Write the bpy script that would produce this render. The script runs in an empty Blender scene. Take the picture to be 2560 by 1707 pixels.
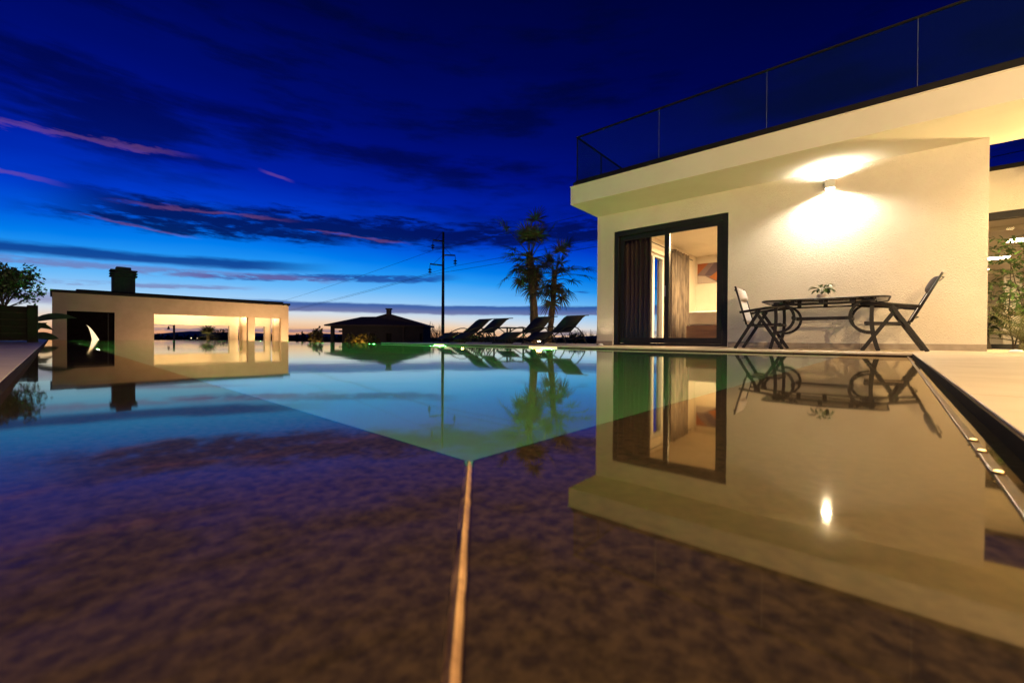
import bpy, bmesh, math, random
from mathutils import Vector, Matrix
R = math.radians
random.seed(7)
sc = bpy.context.scene
COL = sc.collection

# ------------------------------------------------------------------ camera
cam_d = bpy.data.cameras.new('camera')
cam = bpy.data.objects.new('camera', cam_d); COL.objects.link(cam)
cam_d.sensor_width = 36.0
cam_d.lens = 1050.0 / 2560.0 * 36.0
cam_d.clip_start = 0.01; cam_d.clip_end = 9000
CAM_Z = 0.155
cam.matrix_world = (Matrix.Translation((0, 0, CAM_Z)) @ Matrix.Rotation(R(90 - 0.41), 4, 'X') @ Matrix.Rotation(R(0.34), 4, 'Z'))
cam_d.dof.use_dof = True
cam_d.dof.focus_distance = 6.5
cam_d.dof.aperture_fstop = 5.2
sc.camera = cam

# ------------------------------------------------------------------ render / view
sc.render.engine = 'CYCLES'
sc.cycles.use_denoising = True
try: sc.cycles.denoiser = 'OPENIMAGEDENOISE'
except Exception: pass
sc.cycles.max_bounces = 10; sc.cycles.diffuse_bounces = 4; sc.cycles.glossy_bounces = 5
sc.cycles.transmission_bounces = 8; sc.cycles.transparent_max_bounces = 12
sc.cycles.sample_clamp_indirect = 4.0
sc.cycles.caustics_refractive = True; sc.cycles.caustics_reflective = True
sc.cycles.blur_glossy = 0.3
sc.view_settings.view_transform = 'Standard'
sc.view_settings.look = 'None'
sc.view_settings.exposure = 0.0
sc.view_settings.gamma = 1.0

# ------------------------------------------------------------------ node helper
class NT:
    def __init__(s, tree): s.t = tree
    def n(s, typ, **kw):
        nd = s.t.nodes.new(typ)
        for k, v in kw.items(): setattr(nd, k, v)
        return nd
    def put(s, sock, v):
        if isinstance(v, bpy.types.NodeSocket): s.t.links.new(v, sock)
        else: sock.default_value = v
    def m(s, op, a, b=None, c=None, clamp=False):
        nd = s.n('ShaderNodeMath', operation=op, use_clamp=clamp)
        s.put(nd.inputs[0], a)
        if b is not None: s.put(nd.inputs[1], b)
        if c is not None: s.put(nd.inputs[2], c)
        return nd.outputs[0]
    def comb(s, x, y, z):
        nd = s.n('ShaderNodeCombineXYZ')
        for i, v in enumerate((x, y, z)): s.put(nd.inputs[i], v)
        return nd.outputs[0]
    def noise(s, vec, scale, detail=4, rough=.55):
        nd = s.n('ShaderNodeTexNoise')
        s.put(nd.inputs['Vector'], vec); s.put(nd.inputs['Scale'], scale)
        s.put(nd.inputs['Detail'], detail); s.put(nd.inputs['Roughness'], rough)
        return nd.outputs['Fac']
    def mr(s, v, a, b, c=0., d=1., smooth=True):
        nd = s.n('ShaderNodeMapRange', interpolation_type='SMOOTHSTEP' if smooth else 'LINEAR')
        nd.clamp = True
        s.put(nd.inputs[0], v)
        for i, q in enumerate((a, b, c, d)): s.put(nd.inputs[i + 1], q)
        return nd.outputs[0]
    def mix(s, f, a, b, blend='MIX'):
        nd = s.n('ShaderNodeMix', data_type='RGBA', blend_type=blend)
        s.put(nd.inputs[0], f); s.put(nd.inputs[6], a); s.put(nd.inputs[7], b)
        return nd.outputs[2]
    def ramp(s, fac, stops, interp='LINEAR'):
        nd = s.n('ShaderNodeValToRGB')
        cr = nd.color_ramp; cr.interpolation = interp
        while len(cr.elements) < len(stops): cr.elements.new(0.5)
        for e, (p, c) in zip(cr.elements, stops): e.position = p; e.color = c
        s.put(nd.inputs[0], fac)
        return nd.outputs[0]

def lin(r, g, b, k=1.0):
    f = lambda c: (c / 255 / 12.92 if c / 255 <= .04045 else ((c / 255 + .055) / 1.055) ** 2.4)
    return (f(r) * k, f(g) * k, f(b) * k, 1.0)

# ------------------------------------------------------------------ world: dusk sky
def build_sky():
    w = bpy.data.worlds.new('World'); sc.world = w; w.use_nodes = True
    t = w.node_tree; t.nodes.clear(); N = NT(t)
    tc = N.n('ShaderNodeTexCoord')
    nrm = N.n('ShaderNodeVectorMath', operation='NORMALIZE'); t.links.new(tc.outputs['Generated'], nrm.inputs[0])
    sep = N.n('ShaderNodeSeparateXYZ'); t.links.new(nrm.outputs[0], sep.inputs[0])
    X, Y, Z = sep.outputs
    el = N.m('MULTIPLY', N.m('ARCSINE', Z), 180 / math.pi)
    az = N.m('MULTIPLY', N.m('ARCTAN2', X, Y), 180 / math.pi)
    # angular distance from the afterglow, 30 degrees left of straight ahead: 0 there, 1 opposite
    gx, gy = math.sin(R(-30)), math.cos(R(-30))
    dot = N.m('ADD', N.m('MULTIPLY', X, gx), N.m('MULTIPLY', Y, gy))
    away = N.m('MULTIPLY', N.m('SUBTRACT', 1.0, dot), 0.5)
    el_s = N.m('ADD', N.m('MULTIPLY', el, N.m('ADD', 1.0, N.m('MULTIPLY', away, 1.5))), N.m('MULTIPLY', away, 10.0))
    n_big = N.noise(N.comb(N.m('MULTIPLY', az, .03), N.m('MULTIPLY', el, .12), 3.1), 1.0, 4)
    el_s = N.m('ADD', el_s, N.m('MULTIPLY', N.m('SUBTRACT', n_big, .5), N.m('MULTIPLY', el_s, .3)))
    fac = N.m('DIVIDE', N.m('MAXIMUM', el_s, 0), 60.0, clamp=True)
    S = [(0, lin(214, 136, 108)), (.9, lin(240, 182, 134)), (1.9, lin(241, 212, 182)), (2.9, lin(216, 223, 230)), (4.4, lin(166, 210, 248)),
         (6.4, lin(106, 186, 250)), (8.4, lin(40, 156, 247)), (10.4, lin(0, 126, 238)), (12.4, lin(0, 90, 224)), (15, lin(0, 58, 204)),
         (19, lin(0, 32, 166)), (24, lin(0, 16, 130)), (30, lin(0, 12, 108)), (40, lin(0, 6, 80)), (60, lin(0, 4, 54))]
    base = N.ramp(fac, [(e / 60, c) for e, c in S])
    # cloud coordinates: long and thin in azimuth
    c1 = N.noise(N.comb(N.m('MULTIPLY', az, .16), N.m('MULTIPLY', el, .85), 0.), 1.0, 6, .62)
    c2 = N.noise(N.comb(N.m('MULTIPLY', az, .35), N.m('MULTIPLY', el, 1.7), 8.3), 1.0, 6, .62)
    c3 = N.noise(N.comb(N.m('MULTIPLY', az, .06), N.m('MULTIPLY', el, .30), 4.4), 1.0, 5, .6)
    def band(a0, a1, e0, e1, th, wob, fade, nz=c1, lo=.30, hi=.62):
        line = N.m('MULTIPLY_ADD', az, (e1 - e0) / (a1 - a0), e0 - a0 * (e1 - e0) / (a1 - a0))
        d = N.m('ADD', N.m('SUBTRACT', el, line), N.m('MULTIPLY', N.m('SUBTRACT', nz, .5), wob))
        k = N.mr(N.m('ABSOLUTE', d), th, th * .25)
        win = N.m('MULTIPLY', N.mr(az, a0 - fade, a0 + fade), N.mr(az, a1 + fade, a1 - fade))
        brk = N.mr(c2, lo, hi)
        return N.m('MULTIPLY', N.m('MULTIPLY', k, win), brk)
    def mx(lst):
        o = lst[0]
        for q in lst[1:]: o = N.m('MAXIMUM', o, q)
        return o
    # broad dark sheets high up and around the whole sky
    broad = N.m('MULTIPLY', N.mr(c3, .47, .68), N.mr(el, 13, 19))
    col = N.mix(N.m('MULTIPLY', broad, .62), base, lin(1, 6, 44))
    dark = mx([band(-46, 26, 12.7, 14.2, 2.1, 5.5, 5, c1, .26, .46), band(-48, -22, 11.3, 11.9, 1.0, 3.0, 4, c1, .30, .52), band(-34, -4, 13.6, 13.4, .9, 2.0, 3, c1, .1, .3),
               band(-34, 20, 14.3, 15.4, .9, 3.4, 6, c1, .42, .62), band(-75, -58, 14, 12, 1.2, 3, 5),
               band(30, 75, 15, 20, 2.2, 5, 6), band(90, 170, 14, 18, 3, 6, 10), band(-170, -95, 13, 17, 3, 6, 10)])
    col = N.mix(N.m('MULTIPLY', dark, .90), col, lin(2, 13, 78))
    low = mx([band(-70, -27, 7.1, 8.4, .75, .9, 6, c1, .05, .35), band(-120, -70, 6, 8, .8, 1, 6)])
    col = N.mix(N.m('MULTIPLY', low, .85), col, lin(8, 42, 132))
    thin = mx([band(-38, -9, 6.6, 7.9, .55, 1.6, 3, c1, .30, .52), band(-28, -12, 7.4, 8.0, .35, 1.2, 3, c2, .30, .5), band(2, 40, 6, 7, .3, 1.2, 4, c1, .38, .6)])
    col = N.mix(N.m('MULTIPLY', thin, .82), col, lin(28, 62, 150))
    mauve = mx([band(-62, -24, 6.4, 7.1, .55, 1.3, 4, c2, .25, .55), band(-55, -33, 4.6, 5.6, .35, .9, 3, c2, .32, .6),
                band(-62, -44, 3.3, 3.5, .7, .7, 3, c2, .05, .4)])
    col = N.mix(N.m('MULTIPLY', mauve, .62), col, lin(118, 104, 160))
    b5 = N.m('ADD', el, N.m('MULTIPLY', N.m('SUBTRACT', c1, .5), .7))
    b5m = N.m('MULTIPLY', N.m('MULTIPLY', N.mr(b5, 3.0, 3.35), N.mr(b5, 4.55, 4.2)), N.m('MULTIPLY', N.mr(az, -36, -28), N.mr(az, 60, 40)))
    b5c = N.mix(N.mr(b5, 3.1, 4.3), lin(102, 106, 158), lin(14, 66, 152))
    col = N.mix(N.m('MULTIPLY', b5m, .88), col, b5c)
    horiz = mx([band(-46, -12, .75, .85, .32, .9, 5, c2, .3, .55), band(-40, -30, 1.3, 1.6, .16, .5, 3, c2, .4, .6), band(0, 60, .8, .9, .45, .9, 5, c2, .3, .6)])
    col = N.mix(N.m('MULTIPLY', horiz, .7), col, lin(96, 98, 138))
    pink = mx([band(-60, -39, 17.3, 18.6, .42, 1.7, 3, c2, .0, .25), band(-30.6, -28.0, 18.7, 18.2, .25, .6, .8, c2, .0, .3),
               band(-42, -29, 13.2, 13.75, .30, 1.4, 3, c2, .3, .5), band(-45, -38, 11.3, 10.7, .2, .9, 2, c2, .3, .5),
               band(-25, -15, 12.9, 12.3, .22, 1.0, 2, c2, .2, .45), band(-60, -48, 14.4, 13.8, .32, 1.0, 2, c2, .15, .45)])
    col = N.mix(N.m('MULTIPLY', pink, .31), col, lin(142, 88, 138))
    # below the horizon the dusk ground glow
    col = N.mix(N.mr(el, -.2, -2.0), col, lin(26, 26, 40))
    dim = N.m('SUBTRACT', 1.0, N.m('MULTIPLY', away, .45))
    bg = N.n('ShaderNodeBackground'); N.put(bg.inputs[0], col); N.put(bg.inputs[1], dim)
    out = N.n('ShaderNodeOutputWorld'); t.links.new(bg.outputs[0], out.inputs[0])
    w.cycles.sampling_method = 'MANUAL'; w.cycles.sample_map_resolution = 512
build_sky()

# ------------------------------------------------------------------ frames
class Frame:
    """local x = u (away from the pool's long near side), local y = v (along the pool)"""
    def __init__(s, beta):
        s.a = R(90 - beta); b = R(beta); s.B = Vector((math.sin(b), math.cos(b), 0)); s.A = Vector((-math.cos(b), math.sin(b), 0))
    def w(s, u, v, z=0.): return s.B * u + s.A * v + Vector((0, 0, z))
POOL = Frame(42.4)
HOUSE = Frame(40.3)
class WorldFrame:
    a = 0.0
    def w(s, u, v, z=0.): return Vector((u, v, z))
WORLD = WorldFrame()
OFF = {}

def thing(name, label, cat, fr, u, v, z, rot=0., group=None, kind=None):
    o = bpy.data.objects.new(name, None); COL.objects.link(o)
    o.empty_display_size = .1
    o.location = fr.w(u, v, z); o.rotation_euler = (0, 0, fr.a + rot)
    if label: o['label'] = label
    if cat: o['category'] = cat
    if group: o['group'] = group
    if kind: o['kind'] = kind
    OFF[o.name] = Vector((u, v, z))
    return o

class MB:
    def __init__(s): s.v = []; s.f = []; s.smooth = set()
    def add(s, vs, fs, smooth=False):
        b = len(s.v); s.v += [Vector(p) for p in vs]
        for f in fs:
            if smooth: s.smooth.add(len(s.f))
            s.f.append([b + i for i in f])
        return s
    def box(s, x0, x1, y0, y1, z0, z1):
        return s.add([(x0, y0, z0), (x1, y0, z0), (x1, y1, z0), (x0, y1, z0), (x0, y0, z1), (x1, y0, z1), (x1, y1, z1), (x0, y1, z1)],
                     [(0, 3, 2, 1), (4, 5, 6, 7), (0, 1, 5, 4), (1, 2, 6, 5), (2, 3, 7, 6), (3, 0, 4, 7)])
    def tube(s, pts, r, n=8, caps=True, flat=1.0):
        pts = [Vector(p) for p in pts]; rs = r if isinstance(r, (list, tuple)) else [r] * len(pts)
        rings = []; prev = None
        for i, p in enumerate(pts):
            d = (pts[min(i + 1, len(pts) - 1)] - pts[max(i - 1, 0)])
            if d.length < 1e-9: d = Vector((0, 0, 1))
            d.normalize()
            if prev is None:
                x = d.orthogonal() if abs(d.z) > .95 else d.cross(Vector((0, 0, 1)))
                x.normalize()
            else:
                x = prev - d * prev.dot(d)
                x = x.normalized() if x.length > 1e-6 else d.orthogonal().normalized()
            prev = x; y = d.cross(x)
            rings.append([p + x * (rs[i] * math.cos(2 * math.pi * k / n)) + y * (rs[i] * flat * math.sin(2 * math.pi * k / n)) for k in range(n)])
        vs = [q for rg in rings for q in rg]; fs = []
        for i in range(len(pts) - 1):
            for k in range(n):
                a = i * n + k; b = i * n + (k + 1) % n
                fs.append((a, b, b + n, a + n))
        s.add(vs, fs, True)
        if caps:
            b = len(s.v) - len(vs)
            s.f.append([b + k for k in range(n)][::-1]); s.f.append([b + (len(pts) - 1) * n + k for k in range(n)])
        return s
    def bar(s, p, q, w, h):
        p = Vector(p); q = Vector(q); d = (q - p).normalized()
        x = d.cross(Vector((0, 0, 1)))
        x = x.normalized() if x.length > 1e-4 else Vector((1, 0, 0))
        y = x.cross(d).normalized()
        vs = []
        for c in (p, q):
            for a, b in ((-1, -1), (1, -1), (1, 1), (-1, 1)): vs.append(c + x * a * w / 2 + y * b * h / 2)
        return s.add(vs, [(0, 1, 2, 3), (7, 6, 5, 4), (0, 4, 5, 1), (1, 5, 6, 2), (2, 6, 7, 3), (3, 7, 4, 0)])
    def lathe(s, prof, c=(0, 0, 0), n=20):
        c = Vector(c); vs = []; fs = []
        for r, z in prof:
            for k in range(n):
                a = 2 * math.pi * k / n; vs.append(c + Vector((r * math.cos(a), r * math.sin(a), z)))
        for i in range(len(prof) - 1):
            for k in range(n):
                a = i * n + k; b = i * n + (k + 1) % n
                fs.append((a, b, b + n, a + n))
        s.add(vs, fs, True)
        b = len(s.v) - len(vs)
        s.f.append([b + k for k in range(n)][::-1]); s.f.append([b + (len(prof) - 1) * n + k for k in range(n)])
        return s
    def prism(s, poly, axis, a, b):
        """poly of 2D points swept along axis 'x','y' or 'z' from a to b"""
        def mk(p, t):
            return {'x': (t, p[0], p[1]), 'y': (p[0], t, p[1]), 'z': (p[0], p[1], t)}[axis]
        n = len(poly)
        vs = [mk(p, a) for p in poly] + [mk(p, b) for p in poly]
        fs = [list(range(n))[::-1], list(range(n, 2 * n))] + [(i, (i + 1) % n, n + (i + 1) % n, n + i) for i in range(n)]
        return s.add(vs, fs)
    def plate(s, axis, t0, t1, s0, s1, z0, z1, holes):
        """wall plate: thickness t0..t1 on axis, extent s0..s1 on the other, z0..z1 high, with rectangular holes (s0,s1,z0,z1)"""
        S = sorted({s0, s1, *[h[0] for h in holes], *[h[1] for h in holes]}); Zs = sorted({z0, z1, *[h[2] for h in holes], *[h[3] for h in holes]})
        solid = {}
        for i in range(len(S) - 1):
            for j in range(len(Zs) - 1):
                cs = (S[i] + S[i + 1]) / 2; cz = (Zs[j] + Zs[j + 1]) / 2
                solid[i, j] = not any(h[0] < cs < h[1] and h[2] < cz < h[3] for h in holes)
        P = (lambda t, a, z: (t, a, z)) if axis == 'x' else (lambda t, a, z: (a, t, z))
        for (i, j), ok in solid.items():
            if not ok: continue
            a, b, c, d = S[i], S[i + 1], Zs[j], Zs[j + 1]
            s.add([P(t0, a, c), P(t0, b, c), P(t0, b, d), P(t0, a, d)], [(0, 1, 2, 3)])
            s.add([P(t1, a, c), P(t1, b, c), P(t1, b, d), P(t1, a, d)], [(3, 2, 1, 0)])
            for di, dj, q in ((-1, 0, [(a, c), (a, d)]), (1, 0, [(b, c), (b, d)]), (0, -1, [(a, c), (b, c)]), (0, 1, [(a, d), (b, d)])):
                if not solid.get((i + di, j + dj), False):
                    (e, g), (h, k) = q
                    s.add([P(t0, e, g), P(t1, e, g), P(t1, h, k), P(t0, h, k)], [(0, 1, 2, 3)])
        return s
    def build(s, name, mat, parent=None, fr=None, off=None, bevel=0., recalc=True, label=None, kind=None):
        if parent is not None and off is None: off = OFF.get(parent.name, Vector((0, 0, 0)))
        off = off or Vector((0, 0, 0))
        me = bpy.data.meshes.new(name)
        me.from_pydata([p - off for p in s.v], [], s.f)
        me.polygons.foreach_set('use_smooth', [i in s.smooth for i in range(len(me.polygons))])
        if recalc:
            bm = bmesh.new(); bm.from_mesh(me)
            bmesh.ops.remove_doubles(bm, verts=bm.verts, dist=1e-5)
            bmesh.ops.recalc_face_normals(bm, faces=bm.faces); bm.to_mesh(me); bm.free()
        me.materials.append(mat); me.update()
        o = bpy.data.objects.new(name, me); COL.objects.link(o)
        if parent is not None:
            o.parent = parent; OFF[o.name] = off
        elif fr is not None: o.location = fr.w(off.x, off.y, off.z); o.rotation_euler = (0, 0, fr.a); OFF[o.name] = off
        if bevel:
            b = o.modifiers.new('bevel', 'BEVEL'); b.width = bevel; b.segments = 2; b.limit_method = 'ANGLE'
        if label: o['label'] = label
        if kind: o['kind'] = kind
        return o

def box(*a): return MB().box(*a)
def tag(o, label=None, cat=None, group=None, kind=None):
    for k, v in (('label', label), ('category', cat), ('group', group), ('kind', kind)):
        if v: o[k] = v
    return o
def copy_tree(o, parent=None):
    c = o.copy(); COL.objects.link(c); c.parent = parent
    for ch in list(o.children): copy_tree(ch, c)
    return c
def copy_at(root, loc, rotz, label, mirror=False):
    c = copy_tree(root); c.location = loc; c.rotation_euler = (0, 0, rotz); c['label'] = label
    return c
def lamp(name, kind, loc, energy, color, parent=None, size=.05, rot=None, angle=None, blend=.5, size_y=None):
    d = bpy.data.lights.new(name, kind); d.energy = energy; d.color = color
    if kind in ('POINT', 'SPOT'): d.shadow_soft_size = size
    if kind == 'SPOT': d.spot_size = R(angle); d.spot_blend = blend
    if kind == 'AREA':
        d.size = size
        if size_y: d.shape = 'RECTANGLE'; d.size_y = size_y
    o = bpy.data.objects.new(name, d); COL.objects.link(o); o.location = loc
    if rot: o.rotation_euler = rot
    if parent: o.parent = parent
    return o

# ------------------------------------------------------------------ materials
def mat(name, col, rough=.6, col2=None, nscale=4., metal=0., bump=0., bscale=30., bdist=.01, emit=None, estr=0., spec=.5, detail=5, stretch=None, nlo=.35, nhi=.65, bvor=False, trans=0.):
    m = bpy.data.materials.new(name); m.use_nodes = True
    t = m.node_tree; N = NT(t); p = t.nodes['Principled BSDF']
    p.inputs['Roughness'].default_value = rough; p.inputs['Metallic'].default_value = metal
    p.inputs['Specular IOR Level'].default_value = spec
    if trans: p.inputs['Transmission Weight'].default_value = trans
    tc = N.n('ShaderNodeTexCoord').outputs['Object']
    if stretch:
        mp = N.n('ShaderNodeMapping'); mp.inputs['Scale'].default_value = stretch; t.links.new(tc, mp.inputs[0]); tc = mp.outputs[0]
    c = tuple(col) + (1.,) if len(col) == 3 else col
    if col2 is not None:
        c2 = tuple(col2) + (1.,)
        f = N.mr(N.noise(tc, nscale, detail, .6), nlo, nhi)
        t.links.new(N.mix(f, c, c2), p.inputs['Base Color'])
    else: p.inputs['Base Color'].default_value = c
    if bump:
        h = N.noise(tc, bscale, 3, .6)
        if bvor:
            vo = N.n('ShaderNodeTexVoronoi', feature='SMOOTH_F1'); vo.inputs['Scale'].default_value = bscale; t.links.new(tc, vo.inputs['Vector'])
            h = N.m('ADD', vo.outputs['Distance'], N.m('MULTIPLY', h, .7))
        b = N.n('ShaderNodeBump'); b.inputs['Strength'].default_value = bump; b.inputs['Distance'].default_value = bdist
        t.links.new(h, b.inputs['Height']); t.links.new(b.outputs[0], p.inputs['Normal'])
    if emit:
        p.inputs['Emission Color'].default_value = tuple(emit) + (1.,); p.inputs['Emission Strength'].default_value = estr
    return m

M = {}
M['stucco'] = mat('stucco', (.80, .735, .63), .85, (.73, .66, .555), .9, bump=.85, bscale=105, bdist=.013, bvor=True, spec=.25)
M['soffit'] = mat('soffit_plaster', (.80, .74, .62), .85, (.76, .70, .58), 1.5, bump=.35, bscale=120, bdist=.006, spec=.2)
M['plaster'] = mat('smooth_plaster', (.78, .72, .62), .8, (.72, .66, .56), 1.2, bump=.2, bscale=60, bdist=.004, spec=.2)
M['pav'] = mat('pavilion_render', (.66, .52, .36), .85, (.59, .46, .31), 1.5, bump=.4, bscale=70, bdist=.008, spec=.2)
M['skirt'] = mat('skirting_stone', (.36, .30, .24), .5, (.28, .23, .18), 7, bump=.2, bscale=40, bdist=.003)
M['deck'] = mat('deck_stone', (.54, .45, .34), .5, (.47, .385, .28), 3.5, bump=.25, bscale=140, bdist=.002, stretch=(1, 1, 1))
M['deckbase'] = mat('deck_mortar', (.16, .13, .10), .9, (.11, .09, .07), 30, bump=.3, bscale=200, bdist=.002)
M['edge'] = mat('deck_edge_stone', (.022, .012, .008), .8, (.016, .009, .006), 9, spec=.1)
M['metal'] = mat('dark_metal', (.010, .0085, .008), .42, (.014, .012, .011), 20, spec=.35)
M['frame'] = mat('door_aluminium', (.010, .009, .008), .4, (.014, .012, .011), 8, spec=.3)
M['cap'] = mat('roof_edge_metal', (.009, .008, .0075), .5, (.013, .011, .010), 6, spec=.25)
M['sling'] = mat('sling_fabric', (.50, .46, .44), .75, (.44, .40, .39), 60, bump=.3, bscale=400, bdist=.001)
M['slingdk'] = mat('dark_sling_fabric', (.016, .015, .016), .7, (.022, .02, .02), 60, bump=.3, bscale=300, bdist=.001)
M['pillow'] = mat('pillow_fabric', (.55, .51, .50), .8, (.48, .44, .44), 40, bump=.25, bscale=250, bdist=.001)
M['brass'] = mat('worn_brass', (.16, .095, .035), .38, (.10, .06, .022), 30, metal=.8)
M['darkdoor'] = mat('dark_door_paint', (.006, .004, .004), .9, (.009, .006, .006), 5, spec=.02)
M['goldlens'] = mat('gold_lens', (.8, .6, .3), .4, emit=(1, .62, .22), estr=3.5)
M['pillow_shaded'] = mat('shaded_pillow_fabric', (.075, .045, .038), .85, (.055, .034, .03), 40, bump=.25, bscale=250, bdist=.001)  # pillow cloth with its shade put into the colour
M['curtain'] = mat('curtain_fabric', (.050, .030, .018), .85, (.035, .022, .014), 50, bump=.3, bscale=300, bdist=.001)
M['curtain2'] = mat('velvet_curtain_fabric', (.17, .13, .095), .8, (.07, .052, .04), 14, stretch=(1, 1, .15), bump=.2, bscale=200, bdist=.001)
M['linen'] = mat('bed_linen', (.78, .74, .68), .85, (.73, .69, .63), 8, bump=.3, bscale=14, bdist=.01)
M['wood'] = mat('oak_board', (.22, .125, .065), .55, (.13, .075, .04), 6, stretch=(1, .2, 4), bump=.15, bscale=40, bdist=.002)
M['floorwood'] = mat('room_floor_wood', (.28, .19, .12), .5, (.2, .13, .08), 5)
M['white'] = mat('white_plastic', (.75, .74, .71), .35)
M['steel'] = mat('steel', (.5, .48, .45), .3, metal=1.)
M['planter'] = mat('planter_board', (.014, .009, .007), .7, (.010, .007, .006), 8, spec=.15, stretch=(.3, 1, 5), bump=.2, bscale=40, bdist=.002)
M['soil'] = mat('soil', (.045, .035, .026), .95, (.075, .058, .042), 12, bump=.6, bscale=40, bdist=.02)
M['ground'] = mat('dark_field', (.035, .038, .022), .95, (.06, .052, .034), .05, bump=.4, bscale=1, bdist=.2)
M['leaf'] = mat('leaf_green', (.045, .10, .028), .5, (.07, .13, .03), 9)
M['litleaf'] = mat('lamplit_leaf', (.17, .125, .035), .6, (.11, .10, .03), 6)  # yellow of the lamp light put into the leaf colour
M['leafdk'] = mat('leaf_dark', (.035, .06, .026), .55, (.055, .085, .03), 9)
M['palm'] = mat('palm_leaf', (.045, .058, .02), .6, (.065, .058, .024), 5)
M['palmdry'] = mat('dry_palm_leaf', (.08, .055, .028), .8, (.055, .038, .02), 5)
M['bark'] = mat('palm_fibre_bark', (.11, .075, .05), .95, (.05, .036, .026), 18, stretch=(1, 1, .4), bump=.8, bscale=40, bdist=.03)
M['twig'] = mat('twig_bark', (.06, .047, .036), .9, (.04, .03, .024), 10)
M['far'] = mat('far_foliage', (.028, .035, .022), .8, (.04, .045, .026), .5)
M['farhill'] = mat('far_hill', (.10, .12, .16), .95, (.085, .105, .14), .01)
M['farwall'] = mat('far_house_wall', (.055, .05, .05), .95, (.045, .042, .042), 2, spec=.05)
M['farroof'] = mat('far_roof_tile', (.07, .05, .045), .85, (.05, .036, .032), 6)
M['pole'] = mat('concrete_pole', (.12, .11, .10), .85, (.08, .075, .07), 5)
M['darkglass'] = mat('far_window_glass', (.006, .006, .008), .6, spec=.1)
M['seal'] = mat('clear_joint_seal', (.10, .12, .13), .4)
M['pot'] = mat('ceramic_pot', (.55, .49, .44), .4)
M['petal'] = mat('white_spathe', (.82, .82, .74), .5)
M['slab'] = mat('pool_ledge_stone', (.052, .033, .0165), .85, (.016, .0108, .0065), 80, spec=.02, detail=10, bump=.5, bscale=45, bdist=.004, nlo=.30, nhi=.70)
M['grout'] = mat('pale_grout', (.40, .235, .105), .8, (.24, .13, .06), 26, bump=.6, bscale=160, bdist=.003)
M['solar'] = mat('solar_cell', (.008, .009, .012), .6, spec=.1)
M['chimney'] = mat('chimney_render', (.085, .07, .062), .9, (.06, .05, .045), 6, bump=.3, bscale=40, bdist=.005)
M['warmlens'] = mat('warm_lens', (.8, .7, .5), .4, emit=(1, .72, .38), estr=14)
M['whitelens'] = mat('white_lens', (.9, .9, .85), .4, emit=(1, .88, .68), estr=30)
M['panel'] = mat('ceiling_panel_light', (.9, .9, .85), .4, emit=(1, .78, .46), estr=90)
M['crescent'] = mat('lit_crescent_glass', (.9, .8, .6), .4, emit=(1, .78, .48), estr=1.2)
M['softlens'] = mat('soft_lens', (.8, .7, .5), .4, emit=(1, .75, .42), estr=2)
M['greenlens'] = mat('green_pool_lens', (.6, .9, .4), .4, emit=(.05, 1, .10), estr=3600)
M['poolfill'] = mat('pool_fill_lens', (.9, .9, .6), .4, emit=(1, .86, .5), estr=620)
M['greenlens2'] = mat('bright_green_pool_lens', (.6, .9, .4), .4, emit=(.045, 1, .10), estr=6200)
M['limelens'] = mat('lime_pool_lens', (.8, .9, .4), .4, emit=(.9, 1, .42), estr=600)

def mosaic_mat():
    m = bpy.data.materials.new('pool_mosaic'); m.use_nodes = True
    t = m.node_tree; N = NT(t); p = t.nodes['Principled BSDF']
    tc = N.n('ShaderNodeTexCoord').outputs['Object']
    sep = N.n('ShaderNodeSeparateXYZ'); t.links.new(tc, sep.inputs[0])
    k = 1 / .025
    def line(s):
        f = N.m('FRACT', N.m('MULTIPLY', s, k)); return N.mr(N.m('ABSOLUTE', N.m('SUBTRACT', f, .5)), .41, .46)
    g = N.m('MAXIMUM', line(sep.outputs[0]), line(sep.outputs[1]))
    g = N.m('MAXIMUM', g, line(sep.outputs[2]))
    vc = N.n('ShaderNodeVectorMath', operation='SCALE'); t.links.new(tc, vc.inputs[0]); vc.inputs[3].default_value = k
    fl = N.n('ShaderNodeVectorMath', operation='FLOOR'); t.links.new(vc.outputs[0], fl.inputs[0])
    wn = N.n('ShaderNodeTexWhiteNoise', noise_dimensions='3D'); t.links.new(fl.outputs[0], wn.inputs[0])
    c = N.mix(wn.outputs[0], (.30, .26, .17, 1), (.45, .40, .26, 1))
    c = N.mix(g, c, (.19, .17, .12, 1))
    t.links.new(c, p.inputs['Base Color']); p.inputs['Roughness'].default_value = .35
    return m
M['mosaic'] = mosaic_mat()

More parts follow.
